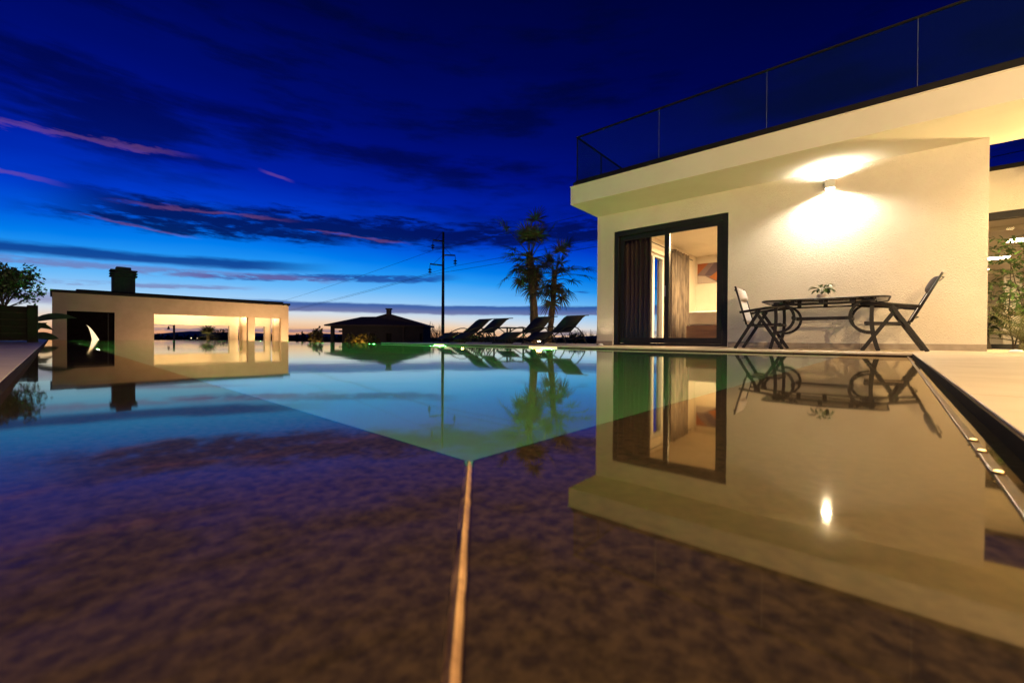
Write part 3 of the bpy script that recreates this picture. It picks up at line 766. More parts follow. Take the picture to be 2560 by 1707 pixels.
# ================================================================== TABLE, CHAIRS, POT
TU0, TU1, TV0, TV1, TZ = 6.72, 7.69, -.20, 1.15, DECK + .665
tb = thing('patio_table', 'dark framed glass top patio table with curved legs against the wall', 'table', H, 7.07, .475, DECK)
def rrect(u0, u1, v0, v1, r, n=6):
    pts = []
    for cx, cy, a0 in ((u1 - r, v1 - r, 0), (u0 + r, v1 - r, 90), (u0 + r, v0 + r, 180), (u1 - r, v0 + r, 270)):
        for k in range(n + 1):
            a = R(a0 + 90 * k / n); pts.append((cx + r * math.cos(a), cy + r * math.sin(a)))
    return pts
rp = rrect(TU0, TU1, TV0, TV1, .14)
MB().prism(rrect(TU0 + .012, TU1 - .012, TV0 + .012, TV1 - .012, .13), 'z', TZ - .008, TZ + .002).build('table_top', M['table_glass'], tb)
rimb = MB().tube([(p[0], p[1], TZ - .004) for p in rp + rp[:1]], .011, 8, False); rimb.build('rim', M['metal'], tb)
ap = MB()
for u in (TU0 + .10, TU1 - .10):
    ap.tube([(u, TV0 + .12, TZ - .055), (u, TV1 - .12, TZ - .055)], .011, 8)
for v in (TV0 + .14, TV1 - .14): ap.tube([(TU0 + .10, v, TZ - .055), (TU1 - .10, v, TZ - .055)], .011, 8)
for v in (TV0 + .36, .475, TV1 - .36):
    for u in (TU0 + .10, TU1 - .10): ap.box(u - .016, u + .016, v - .025, v + .025, TZ - .068, TZ - .010)
ap.build('underframe', M['metal'], tb)
for end, sg in ((TV0 + .16, 1), (TV1 - .16, -1)):
    for u in (TU0 + .10, TU1 - .10):
        pts = []
        for k in range(13):
            q = k / 12; z = DECK + q * (TZ - .03 - DECK)
            pts.append((u, end + sg * (-.055 * (1 - q) ** 2 + .02 * math.sin(math.pi * q) - .0), z))
        lg = MB()
        for i in range(12): lg.bar(pts[i], pts[i + 1], .026, .04)
        lg.build('leg', M['metal'], tb)
        cr = MB(); pr = None; rad = .20; cz = DECK + .43
        for k in range(17):
            a = R(90 + 12 - k * (204) / 16)
            p = (u + .004, end + sg * (.02 + rad * max(-.2, math.cos(a)) * 1.0 - .0), cz + rad * math.sin(a))
            if pr: cr.bar(pr, p, .024, .034)
            pr = p
        cr.build('curved_brace', M['metal'], tb)
    box(TU0 + .115, TU1 - .115, end + sg * .20 - .012, end + sg * .20 + .012, DECK + .41, DECK + .45).build('cross_bar', M['metal'], tb)
box(7.185, 7.225, TV0 + .37, TV1 - .37, DECK + .405, DECK + .450).build('stretcher', M['metal'], tb, bevel=.003)

def chair(lb, vf, sg, recl, pil):
    """folding armchair; vf = front end of its feet, sg = direction the sitter faces along v"""
    u0, u1 = 6.80, 7.32
    b = lambda t: vf - sg * t           # t grows from front foot to the back
    t = thing('folding_armchair', lb, 'chair', H, (u0 + u1) / 2, b(.3), DECK, group='folding armchairs at the patio table')
    seat_z = DECK + .345
    for u in (u0, u1):
        MB().bar((u + .012, b(0), DECK), (u + .012, b(.33), DECK + .535), .022, .042).build('leg', M['metal'], t, bevel=.004)
        MB().bar((u - .014, b(.585), DECK), (u - .014, b(.27), DECK + .545), .022, .042).build('leg', M['metal'], t, bevel=.004)
        MB().bar((u + .012, b(.02), seat_z), (u + .012, b(.44), seat_z - .015), .022, .032).build('seat_rail', M['metal'], t)
        MB().tube([(u, b(-.02), DECK + .585), (u, b(.20), DECK + .572), (u, b(.53), DECK + .525)], [.012, .016, .015], 8, flat=1.2).build('armrest', M['metal'], t)
        MB().tube([(u, b(.44), seat_z), (u, b(.44 + recl), DECK + .905)], .014, 8).build('back_post', M['metal'], t)
    for z, q in ((DECK + .09, .54), (DECK + .15, .09)): MB().tube([(u0, b(q), z), (u1, b(q), z)], .007, 6).build('stretcher', M['metal'], t)
    MB().tube([(u0, b(.03), seat_z), (u1, b(.03), seat_z)], .012, 8).build('stretcher', M['metal'], t)
    for q in (.12, .92):
        zz = seat_z + q * (.905 + DECK - seat_z); vv = .44 + recl * q
        pts = [(u0, b(vv), zz), (u0 + .06, b(vv + .035), zz - .005), (u1 - .06, b(vv + .035), zz - .005), (u1, b(vv), zz)]
        MB().tube(pts, .007, 6).build('back_brace', M['metal'], t)
    def sheet(nm, p, q, sag, m, th):
        mb = MB(); nn = 8
        for i in range(nn + 1):
            k = i / nn; s = sag * math.sin(math.pi * k)
            for j in range(5):
                uu = u0 + .012 + (u1 - u0 - .024) * j / 4; s2 = s * math.sin(math.pi * (j + .6) / 5.2)
                mb.v.append(Vector((uu, p[0] + (q[0] - p[0]) * k, p[1] + (q[1] - p[1]) * k - s2)))
        for i in range(nn):
            for j in range(4):
                a = i * 5 + j; mb.smooth.add(len(mb.f)); mb.f.append([a, a + 1, a + 6, a + 5])
        o = mb.build(nm, m, t); sm = o.modifiers.new('solid', 'SOLIDIFY'); sm.thickness = th; sm.offset = 0
    sheet('seat', (b(.03), seat_z + .004), (b(.43), seat_z - .008), .02, M['sling'], .005)
    sheet('backrest', (b(.45), seat_z + .03), (b(.44 + recl * .985), DECK + .895), .008, M['sling'], .005)
    # head pillow
    q0, q1 = .64, .95; nrm = Vector((0, sg * (DECK + .905 - seat_z), recl)).normalized()
    pm = MB(); nn = 10
    for i in range(nn + 1):
        k = i / nn; q = q0 + (q1 - q0) * k
        base = Vector((0, b(.44 + recl * q), seat_z + q * (DECK + .905 - seat_z)))
        for j in range(9):
            x = j / 8; th = .008 + .045 * (max(0, 1 - abs(2 * k - 1) ** 3.2) * max(0, 1 - abs(2 * x - 1) ** 4)) ** .5
            pm.v.append(base + nrm * th + Vector((u0 + .06 + (u1 - u0 - .12) * x, 0, 0)))
    o_ = len(pm.v)
    for i in range(nn + 1):
        q = q0 + (q1 - q0) * i / nn
        for j in range(9): pm.v.append(Vector((u0 + .06 + (u1 - u0 - .12) * j / 8, b(.44 + recl * q), seat_z + q * (DECK + .905 - seat_z))) + nrm * .004)
    for base_ in (0, o_):
        for i in range(nn):
            for j in range(8):
                a = base_ + i * 9 + j; pm.smooth.add(len(pm.f)); pm.f.append([a, a + 1, a + 10, a + 9])
    ring = [i * 9 for i in range(nn + 1)] + [nn * 9 + j for j in range(1, 9)] + [i * 9 + 8 for i in range(nn - 1, -1, -1)] + [j for j in range(7, 0, -1)]
    for i in range(len(ring)):
        a, c = ring[i], ring[(i + 1) % len(ring)]; pm.f.append([a, c, c + o_, a + o_])
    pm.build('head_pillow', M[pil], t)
    return t
chair('folding armchair at the door end of the table, pale pillow and upright backrest', .90, -1, .15, 'pillow')
chair('folding armchair at the right end of the table, shaded pillow and backrest leaning back', .06, 1, .26, 'pillow_shaded')

pt = thing('potted_plant', 'small potted peace lily with white flowers on the patio table', 'plant', H, 7.10, .49, TZ + .003)
PC = Vector((7.10, .49, TZ + .003))
MB().lathe([(.038, 0), (.052, .075), (.055, .085), (.048, .085), (.046, .07)], PC).build('pot', M['pot'], pt)
def blade(base, direction, length, width, droop, fold=.25, n=6, up=Vector((0, 0, 1))):
    d = Vector(direction).normalized(); side = d.cross(up)
    side = side.normalized() if side.length > 1e-4 else Vector((1, 0, 0))
    vs = []; p = Vector(base); dd = d.copy()
    for i in range(n + 1):
        q = i / n; w = width * math.sin(math.pi * min(1, .06 + q * .94)) ** .8 * (.5 if i == 0 else 1)
        nn = side.cross(dd).normalized()
        vs += [p - side * w / 2 + nn * w * fold, p.copy(), p + side * w / 2 + nn * w * fold]
        dd = (dd + Vector((0, 0, -droop / n))).normalized(); p = p + dd * (length / n)
    fs = []
    for i in range(n):
        a = i * 3; fs += [(a, a + 1, a + 4, a + 3), (a + 1, a + 2, a + 5, a + 4)]
    return vs, fs
rg = random.Random(5)
for k in range(14):
    a = rg.uniform(0, 6.28); e = rg.uniform(.3, 1.4)
    p0 = PC + Vector((0, 0, .08)); st_ = p0 + Vector((math.cos(a) * .05, math.sin(a) * .05, .05 + .04 * e))
    mb = MB(); mb.tube([p0, st_], .0025, 5)
    mb.add(*blade(st_, (math.cos(a), math.sin(a), e * .7), rg.uniform(.09, .14), rg.uniform(.04, .06), rg.uniform(.8, 1.8)), smooth=True)
    mb.build('leaf', M['leaf'], pt)
for k, (a, hh) in enumerate(((-1.2, .17), (-1.7, .14), (1.9, .13), (.3, .12))):
    p0 = PC + Vector((0, 0, .08)); st_ = p0 + Vector((math.cos(a) * .05, math.sin(a) * .06, hh - .04))
    mb = MB(); mb.tube([p0, st_], .002, 5)
    mb.add(*blade(st_, (math.cos(a), math.sin(a), .25), .10, .042, .3), smooth=True)
    mb.build('flower', M['petal'], pt)

# ================================================================== LOUNGERS
def lounger():
    t = thing('sun_lounger', 'x', 'sun lounger', WORLD, 0, 0, 0, group='dark sun loungers in a row on the deck')
    W = .60
    # local: x from foot (0) to head (1.85), y from near side (0) to far side (W)
    for y in (0.0, W):
        MB().tube([(0, y, .012), (.25, y, .125), (.55, y, .262), (.78, y, .36), (.95, y, .405), (1.10, y, .415), (1.27, y, .385), (1.42, y, .31), (1.58, y, .17), (1.68, y, .012)], .014, 8).build('arm_bow', M['metal'], t)
        ss = .03 if y == 0 else -.03
        MB().tube([(.10, y + ss, .11), (.38, y + ss, .26), (1.05, y + ss, .285)], .012, 8).build('seat_rail', M['metal'], t)
        MB().tube([(1.03, y + ss, .285), (1.25, y + ss, .42), (1.55, y + ss, .635), (1.68, y + ss, .69), (1.82, y + ss, .70)], .012, 8).build('back_rail', M['metal'], t)
        MB().tube([(1.05, y + ss, .285), (1.2, y + ss, .15), (1.27, y + ss, .012)], .012, 8).build('leg', M['metal'], t)
    cb = MB()
    for x, z in ((.10, .11), (1.04, .285), (1.82, .70)): cb.tube([(x, .03, z), (x, W - .03, z)], .012, 8)
    for x, z in ((1.62, .12), (.02, .02)): cb.tube([(x, 0, z), (x, W, z)], .010, 8)
    cb.build('cross_bar', M['metal'], t)
    def strip(nm, pts):
        mb = MB()
        for x, z in pts: mb.v += [Vector((x, .035, z)), Vector((x, W / 2, z - .012)), Vector((x, W - .035, z))]
        for i in range(len(pts) - 1):
            for j in range(2):
                a = i * 3 + j; mb.smooth.add(len(mb.f)); mb.f.append([a, a + 3, a + 4, a + 1])
        o = mb.build(nm, M['slingdk'], t); sm = o.modifiers.new('solid', 'SOLIDIFY'); sm.thickness = .006
    strip('seat_sling', [(.10, .118), (.24, .19), (.38, .268), (.7, .278), (1.04, .292)])
    strip('back_sling', [(1.04, .292), (1.25, .428), (1.4, .536), (1.55, .643), (1.68, .698), (1.82, .708)])
    return t
lg0 = lounger()
spots = [(5.50, 'dark sun lounger nearest the villa wall corner'), (6.40, 'dark sun lounger second from the villa wall, before the palm trunk'),
         (8.02, 'dark sun lounger left of the small side table'), (8.67, 'dark sun lounger leftmost of the row, beside the utility pole')]
for i, (v, lb) in enumerate(spots):
    loc = POOL.w(7.0, v, DECK); rz = POOL.a + R((0, 1.2, -.8, .6)[i])
    if i == 0: lg0.location = loc; lg0.rotation_euler = (0, 0, rz); lg0['label'] = lb
    else: copy_at(lg0, loc, rz, lb)
st_t = thing('side_table', 'small dark side table standing between the sun loungers', 'table', POOL, 7.9, 7.35, DECK)
box(7.6, 8.25, 7.1, 7.6, DECK + .385, DECK + .41).build('table_top', M['metal'], st_t, bevel=.004)
for u in (7.62, 8.23):
    for v in (7.12, 7.58): box(u - .015, u + .015, v - .015, v + .015, DECK, DECK + .385).build('leg', M['metal'], st_t)

# ================================================================== PALMS
def fan_frond(base, direction, pet, rad, rg, droop, nleaf=22, spread=150):
    """petiole then a fan of narrow blades"""
    d = Vector(direction).normalized(); mb = MB()
    pts = [Vector(base)]; dd = d.copy()
    for i in range(5):
        dd = (dd + Vector((0, 0, -droop * .10))).normalized(); pts.append(pts[-1] + dd * pet / 5)
    mb.tube(pts, [.016, .014, .012, .010, .009, .008], 5)
    hub = pts[-1]; side = dd.cross(Vector((0, 0, 1)))
    side = side.normalized() if side.length > 1e-3 else Vector((1, 0, 0))
    nrm = side.cross(dd).normalized()
    for k in range(nleaf):
        a = R(-spread + 2 * spread * (k + .5) / nleaf + rg.uniform(-3, 3))
        ld = (dd * math.cos(a) + side * math.sin(a) + nrm * rg.uniform(-.05, .22)).normalized()
        L = rad * (1 - .28 * abs(a) / R(spread)) * rg.uniform(.85, 1.08)
        sd = ld.cross(nrm).normalized(); w = rad * .035
        p = hub.copy(); l2 = ld.copy(); vs = []
        for i in range(5):
            q = i / 4; ww = w * (.35, 1, .95, .6, .05)[i]
            vs += [p - sd * ww, p + sd * ww]
            l2 = (l2 + Vector((0, 0, -(.10 + droop * .42) * (q ** 1.4)))).normalized(); p = p + l2 * L / 4
        mb.add(vs, [(0, 2, 3, 1), (2, 4, 5, 3), (4, 6, 7, 5), (6, 8, 9, 7)])
    return mb
def fan_palm(lb, x, y, z0, top, r0, lean, nf, frad, seed, group):
    rg = random.Random(seed)
    t = thing('fan_palm', lb, 'palm tree', WORLD, x, y, z0, group=group)
    b = Vector((x, y, z0)); tp = Vector((x + lean[0], y + lean[1], top))
    mb = MB(); n = 26; pts = []; rs = []
    for i in range(n + 1):
        q = i / n; pts.append(b.lerp(tp, q) + Vector((.03 * math.sin(q * 4), 0, 0))); rs.append(r0 * (1.12 - .18 * q) * rg.uniform(.9, 1.1))
    mb.tube(pts, rs, 12)
    # ragged leaf bases and fibres sticking out of the trunk
    for i in range(420):
        q = rg.uniform(.0, 1); c = b.lerp(tp, q); a = rg.uniform(0, 6.28); rr = r0 * (1.08 - .16 * q)
        p = c + Vector((math.cos(a) * rr, math.sin(a) * rr, 0)); o = Vector((math.cos(a), math.sin(a), rg.uniform(.3, 1.4))).normalized() * rg.uniform(.03, .085)
        s = Vector((-math.sin(a), math.cos(a), 0)) * rg.uniform(.006, .016)
        mb.add([p - s, p + s, p + o], [(0, 1, 2)])
    mb.build('trunk', M['bark'], t)
    for k in range(nf):
        a = k * 2.39996 + rg.uniform(-.3, .3); q = k / nf
        e = 1.35 - 2.3 * q + rg.uniform(-.3, .3)
        base = tp + Vector((0, 0, .08 - .75 * q * rg.uniform(.6, 1.1))) + Vector((math.cos(a), math.sin(a), 0)) * r0 * .7
        pet = frad * (rg.uniform(.5, 1.2) if rg.random() < .78 else rg.uniform(1.3, 2.0)) * (.6 if q > .75 else 1)
        fb = fan_frond(base, (math.cos(a) * math.cos(e), math.sin(a) * math.cos(e), math.sin(e)), pet, frad * rg.uniform(.85, 1.1), rg, .35 + 1.2 * q, 20, 125)
        fb.build('frond', M['palmdry'] if q > .78 else M['palm'], t, recalc=False)
    return t
fan_palm('tall fan palm with thick fibrous trunk behind the sun loungers', .70, 13.0, -.03, 2.82, .118, (-.16, 0), 34, .56, 4, 'two fan palms behind the loungers')
fan_palm('shorter leaning fan palm with slim trunk nearer the villa', 1.16, 13.5, -.03, 2.36, .088, (.22, 0), 30, .53, 9, 'two fan palms behind the loungers')
# palm uplight with stones
ul = thing('garden_spotlight', 'glowing garden spotlight among stones at the palm foot', 'lamp', WORLD, .78, 12.1, -.03)
MB().lathe([(.05, -.03), (.06, .05), (.06, .07)], (.78, 12.1, 0)).build('lamp_body', M['metal'], ul)
MB().lathe([(.05, .071), (.045, .085), (.02, .092)], (.78, 12.1, 0)).build('lens', M['warmlens'], ul)
lamp('palm_glow', 'POINT', (.78, 12.25, .16), 4, (1, .55, .2), size=.09)
lamp('palm_beam', 'SPOT', (.80, 12.15, .10), 22, (1, .55, .2), size=.03, rot=(R(166), 0, 0), angle=60)
rg = random.Random(2)
stone_me = None
for k in range(26):
    x, y, r = .75 + rg.uniform(-.5, .5), 12.0 + rg.uniform(-.25, .7), rg.uniform(.04, .085)
    if stone_me is None:
        bm = bmesh.new(); bmesh.ops.create_icosphere(bm, subdivisions=1, radius=1)
        for vtx in bm.verts: vtx.co *= rg.uniform(.8, 1.15)
        stone_me = bpy.data.meshes.new('stone'); bm.to_mesh(stone_me); bm.free(); stone_me.materials.append(mat('garden_stone', (.3, .25, .2), .8, (.2, .17, .13), 9))
    o = bpy.data.objects.new('stone', stone_me); COL.objects.link(o); o.location = (x, y, -.03 + r * .35); o.scale = (r, r * rg.uniform(.7, 1.1), r * .65); o.rotation_euler = (0, 0, rg.uniform(0, 6))
    tag(o, 'rounded pale stone around the garden spotlight at the palm foot', 'stone', 'stones at the palm foot')

# ================================================================== FOLIAGE HELPERS
def leaf_cloud(mb, c, rad, n, size, rg, shape=lambda p: True):
    k = 0; tries = 0
    while k < n and tries < n * 12:
        tries += 1
        p = Vector((rg.uniform(-1, 1), rg.uniform(-1, 1), rg.uniform(-1, 1)))
        if p.length > 1 or not shape(p): continue
        k += 1
        q = Vector((c[0] + p.x * rad[0], c[1] + p.y * rad[1], c[2] + p.z * rad[2]))
        d = Vector((rg.gauss(0, 1), rg.gauss(0, 1), rg.gauss(0, 1))).normalized(); s = d.orthogonal().normalized()
        s.rotate(Matrix.Rotation(rg.uniform(0, 6.28), 3, d)); L = size * rg.uniform(.7, 1.3); w = L * .28
        mb.add([q, q + d * L * .5 - s * w, q + d * L, q + d * L * .5 + s * w], [(0, 1, 2, 3)])
def branches(mb, base, direction, length, r, depth, rg, spread=.7, tips=None, up=.15, kids=(2, 4)):
    d = Vector(direction).normalized(); pts = [Vector(base)]; n = 4
    for i in range(n):
        d = (d + Vector((rg.uniform(-1, 1), rg.uniform(-1, 1), rg.uniform(-.6, 1))) * .16 + Vector((0, 0, up * .2))).normalized(); pts.append(pts[-1] + d * length / n)
    mb.tube(pts, [r * (1 - .14 * i) for i in range(n + 1)], 5 if depth > 1 else 3, depth > 1)
    if depth <= 0:
        if tips is not None: tips.append(pts[-1])
        return
    for k in range(rg.randint(*kids)):
        i = rg.randint(1, n); nd = (d + Vector((rg.uniform(-1, 1), rg.uniform(-1, 1), rg.uniform(-.4, 1))) * spread).normalized()
        branches(mb, pts[i], nd, length * rg.uniform(.55, .8), r * .66, depth - 1, rg, spread, tips, up, kids)
def bare_tree(lb, x, y, h, seed, group=None, z0=GZ):
    rg = random.Random(seed); t = thing('bare_tree', lb, 'tree', WORLD, x, y, z0, group=group)
    mb = MB(); MB().tube([(x, y, z0), (x + .05, y, z0 + h * .35)], [.09, .065], 7).build('trunk', M['twig'], t)
    for k in range(6):
        a = k * 1.05 + rg.uniform(-.3, .3); branches(mb, (x + .05, y, z0 + h * (.22 + .02 * k)), (math.cos(a) * .9, math.sin(a) * .9, 1), h * .33, .05, 3, rg, .75, kids=(3, 4))
    mb.build('crown', M['twig'], t, recalc=False)
def bush(lb, x, y, z0, rad, n, size, seed, m=None, group=None, stems=6, name='bush', cat='bush'):
    rg = random.Random(seed); t = thing(name, lb, cat, WORLD, x, y, z0, group=group)
    sb = MB(); tips = []
    for k in range(stems):
        a = rg.uniform(0, 6.28); branches(sb, (x, y, z0), (math.cos(a) * .8, math.sin(a) * .8, 1.2), rad[2] * .9, .015, 2, rg, .8, tips)
    sb.build('stems', M['twig'], t, recalc=False)
    mb = MB(); ph = [rg.uniform(0, 6) for _ in range(3)]
    leaf_cloud(mb, (x, y, z0 + rad[2] * 1.05), rad, n, size, rg, lambda p: (math.sin(p.x * 6 + ph[0]) + math.sin(p.y * 6 + ph[1]) + math.sin(p.z * 5 + ph[2])) > -.5 and p.length > rg.uniform(.1, .8))
    mb.build('leaves', m or M['leafdk'], t, recalc=False)
    return t
def ray(px, py, d):
    """point at depth d seen at a photo pixel; only used here to lay out far things at their own distances"""
    hy = 846 + .0059 * (px - 1280); return ((px - 1280) / 1050 * d, d, CAM_Z + (hy - py) / 1050 * d)

# ================================================================== RIGHT PLANTS
def cycad(lb, u, v, z0, n, L, seed, fr=HOUSE, name='cycad', cat='cycad plant', m=None):
    rg = random.Random(seed); c = fr.w(u, v, z0); t = thing(name, lb, cat, WORLD, c.x, c.y, c.z)
    MB().lathe([(.09, 0), (.11, .1), (.08, .18)], c, 10).build('trunk', M['bark'], t)
    for k in range(n):
        a = k * 2.4 + rg.uniform(-.2, .2); e = rg.uniform(.25, 1.2); d = Vector((math.cos(a) * math.cos(e), math.sin(a) * math.cos(e), math.sin(e)))
        mb = MB(); p = c + Vector((0, 0, .16)); pts = [p.copy()]; dd = d.copy(); nn = 14; LL = L * rg.uniform(.8, 1.1); frames = []
        for i in range(nn):
            dd = (dd + Vector((0, 0, -.075))).normalized(); p = p + dd * LL / nn; pts.append(p.copy()); frames.append((p.copy(), dd.copy()))
        mb.tube(pts, [.008 * (1 - .05 * i) for i in range(nn + 1)], 4, False)
        for i, (q, ddd) in enumerate(frames):
            s = ddd.cross(Vector((0, 0, 1))).normalized(); up = s.cross(ddd)
            ll = .17 * LL / .9 * math.sin(math.pi * min(.97, .12 + i / nn * .86)) ** .6
            for off in (0, .5):
                qq = q - ddd * (LL / nn * off)
                for sg in (-1, 1):
                    o = (s * sg + ddd * .55 + up * .18).normalized() * ll
                    mb.add([qq - ddd * .006, qq + ddd * .006, qq + o * .6 + ddd * .005, qq + o, qq + o * .6 - ddd * .005], [(0, 1, 2, 3, 4)])
        mb.build('frond', m or M['palm'], t, recalc=False)
    return t
cycad('spiky cycad at the foot of the glazed wing, by the wall corner', 9.3, -1.75, -.06, 22, .85, 3)
cycad('second cycad with arching fronds at the right picture edge', 9.0, -2.45, -.06, 20, .8, 8)
def tall_shrub(lb, u, v, h, seed, m):
    rg = random.Random(seed); c = HOUSE.w(u, v, -.06); t = thing('climbing_shrub', lb, 'shrub', WORLD, c.x, c.y, c.z)
    sb = MB(); lm = MB()
    for k in range(4):
        p = c + Vector((rg.uniform(-.06, .06), rg.uniform(-.06, .06), 0)); pts = [p.copy()]; d = Vector((rg.uniform(-.15, .15), rg.uniform(-.15, .15), 1)).normalized()
        nseg = 14
        for i in range(nseg):
            d = (d + Vector((rg.uniform(-1, 1), rg.uniform(-1, 1), .4)) * .12).normalized(); p = p + d * h / nseg * rg.uniform(.8, 1.1); pts.append(p.copy())
            if i > 2:
                for q in range(4):
                    a = rg.uniform(0, 6.28); tw = Vector((math.cos(a), math.sin(a), rg.uniform(-.1, .5))).normalized() * rg.uniform(.08, .28)
                    sb.tube([p, p + tw], .003, 3, False)
                    for w_ in range(5):
                        lp = p + tw * rg.uniform(.4, 1.05); ld = (tw.normalized() + Vector((rg.gauss(0, .6), rg.gauss(0, .6), rg.gauss(0, .5)))).normalized()
                        lm.add(*blade(lp, ld, rg.uniform(.06, .10), rg.uniform(.03, .05), .5, .2, 3), smooth=True)
        sb.tube(pts, [.012 * (1 - .06 * i) for i in range(nseg + 1)], 5)
    sb.build('stems', M['twig'], t, recalc=False); lm.build('leaves', m, t, recalc=False)
tall_shrub('tall leafy shrub in front of the glazed wing, beside the wall corner', 9.9, -1.75, 1.75, 4, M['leaf'])
tall_shrub('taller leafy shrub in front of the glazed wing at the right edge', 9.6, -2.35, 2.15, 12, M['leaf'])
tall_shrub('low leafy shrub tucked behind the wall corner', 10.1, -1.45, 1.2, 21, M['leafdk'])
c = HOUSE.w(9.4, -2.2, .1)
sp = thing('garden_spotlight', 'warm garden spotlight below the shrubs by the glazed wing', 'lamp', WORLD, c.x, c.y, -.06)
MB().lathe([(.04, -.06), (.05, .04), (.05, .06)], (c.x, c.y, 0)).build('lamp_body', M['metal'], sp)
MB().lathe([(.042, .061), (.02, .072)], (c.x, c.y, 0)).build('lens', M['warmlens'], sp)
lamp('shrub_glow', 'POINT', (c.x - .35, c.y - .65, .85), 300, (1, .70, .30), size=.06)

# ================================================================== PAVILION
P0 = 27.0; PT = 2.05; PB = -1.0
pv = thing('pool_pavilion', 'long low rendered pavilion with open bays at the far pool end', 'pavilion', POOL, 4.8, P0, PB)
MB().plate('y', P0, P0 + .30, 0.0, 9.6, PB, PT, [(3.39, 7.47, PB - 1, 1.26), (7.80, 9.20, PB - 1, 1.26), (.44, 1.98, PB - 1, 1.26)]).build('front_wall', M['pav'], pv)
MB().plate('y', P0 + 3.0, P0 + 3.3, 0.0, 9.6, PB, PT, [(3.2, 7.30, PB - 1, .82), (7.75, 9.25, PB - 1, .82)]).build('rear_wall', M['pav'], pv)
box(0, .3, P0 + .30, P0 + 3.0, PB, PT).build('side_wall', M['pav'], pv)
box(2.9, 3.2, P0 + .30, P0 + 3.0, PB, PT).build('partition_wall', M['pav'], pv)
for u in (7.47, 9.25): box(u, u + .33, P0 + 1.4, P0 + 1.72, PB, 1.799).build('pillar', M['pav'], pv)
box(0.3, 9.6, P0 + .302, P0 + 2.998, 1.80, 1.92).build('ceiling', M['pav'], pv)
box(-.06, 9.68, P0 - .06, P0 + 3.4, PT, PT + .12).build('roof', M['cap'], pv)
dr = box(.442, 1.978, P0 + .08, P0 + .14, PB, 1.258).build('door', M['darkdoor'], pv)
box(1.75, 1.78, P0 + .06, P0 + .08, PB, 1.2).build('door_trim', M['metal'], dr)
cres = MB(); pts = []; inner = []
for k in range(11):
    q = k / 10; z = .66 - .72 * q
    pts.append((1.04 + .44 * q ** .72, z)); inner.append((1.04 + .22 * q ** .6 * (1 - .12 * q), z))
inner = inner[::-1][:-1]
cres.prism(pts + inner, 'y', P0 + .066, P0 + .078); cres.build('crescent_light', M['crescent'], dr)
for k in range(5):
    a = .75 + k * 1.72; sp_ = MB(); sp_.prism([(P0 + .02, PT + .125), (P0 + 1.5, PT + .20), (P0 + 1.5, PT + .27), (P0 + .02, PT + .195)], 'x', a, a + 1.69)
    sp_.build('solar_panel', M['solar'], pv)
    box(a + .3, a + .34, P0 + 1.501, P0 + 1.54, PT + .12, PT + .24).build('panel_bracket', M['metal'], pv)
ch = MB(); cu, cv = 2.42, P0 + 1.7
cho = box(cu - .42, cu + .42, cv - .35, cv + .35, PT + .12, 3.10).build('chimney', M['chimney'], pv)
for k, z in enumerate((3.11, 3.24, 3.37)): box(cu - .50, cu + .50, cv - .43, cv + .43, z, z + .07).build('chimney_cap', M['chimney'], cho, bevel=.015)
box(cu - .34, cu + .34, cv - .27, cv + .27, 3.10, 3.44).build('chimney_core', M['chimney'], cho)
box(cu - .28, cu + .28, cv - .25, cv + .25, 3.441, 3.60).build('chimney_top', M['chimney'], cho, bevel=.03)
for i, (u, w_, e, lb) in enumerate(((5.3, 2.6, 430, 'cove uplight above the wide bay of the pavilion'), (8.5, .9, 210, 'cove uplight above the narrow bay of the pavilion'))):
    t = thing('cove_uplight', lb, 'lamp', POOL, u, P0 + .36, 1.30)
    box(u - w_ / 2, u + w_ / 2, P0 + .302, P0 + .42, 1.28, 1.33).build('lamp_body', M['white'], t)
    box(u - w_ / 2 + .02, u + w_ / 2 - .02, P0 + .32, P0 + .40, 1.3305, 1.334).build('lens', M['softlens'], t)
    lamp('cove_glow', 'AREA', POOL.w(u, P0 + .5, 1.36), e, (1, .79, .48), size=w_, size_y=.1, rot=(R(180 - 35), 0, POOL.a))
for i, (u, v, e, lb) in enumerate(((8.4, V1 + 1.9, 820, 'terrace floodlight below the pool end, right'), (4.2, V1 + 1.7, 190, 'terrace floodlight below the pool end, left'))):
    t = thing('terrace_floodlight', lb, 'lamp', POOL, u, v, -1.0)
    box(u - .12, u + .12, v - .06, v + .06, -1.0, -.82).build('lamp_body', M['metal'], t); box(u - .1, u + .1, v + .061, v + .066, -.98, -.84).build('lens', M['warmlens'], t)
    lamp('terrace_glow', 'SPOT', POOL.w(u, v + .12, -.88), e, (1, .62, .32), size=.1, rot=(R(112), 0, POOL.a), angle=150, blend=.8)

# ================================================================== PLANTER AND SHRUB (left)
PL = 12.1
pl = thing('planter_box', 'dark slatted wooden planter on the deck at the left edge', 'planter', POOL, -1.2, PL + .3, DECK)
for k in range(5): box(-2.3, -.32, PL + .01, PL + .04, DECK + .05 + k * .128, DECK + .05 + k * .128 + .112).build('board', M['planter'], pl, bevel=.004)
box(-.32, -.18, PL - .02, PL + .10, DECK, DECK + .70).build('post', M['planter'], pl, bevel=.005)
box(-.24, -.20, PL + .10, PL + .9, DECK + .05, DECK + .67).build('side_panel', M['planter'], pl)
box(-2.3, -.25, PL + .05, PL + .85, DECK + .03, DECK + .62).build('soil', M['soil'], pl)
rg = random.Random(31); c = POOL.w(-.62, PL + .3, DECK + .62)
sh = thing('planter_shrub', 'dense dark shrub growing in the slatted planter', 'shrub', WORLD, c.x, c.y, c.z)
sb = MB(); tips = []
for k in range(7): branches(sb, c, (rg.uniform(-.7, .7), rg.uniform(-.5, .5), 1), .42, .018, 2, rg, .8, tips)
branches(sb, c, (1, -.1, .38), .5, .014, 1, rg, .4, tips)
sb.build('stems', M['twig'], sh, recalc=False)
lm = MB()
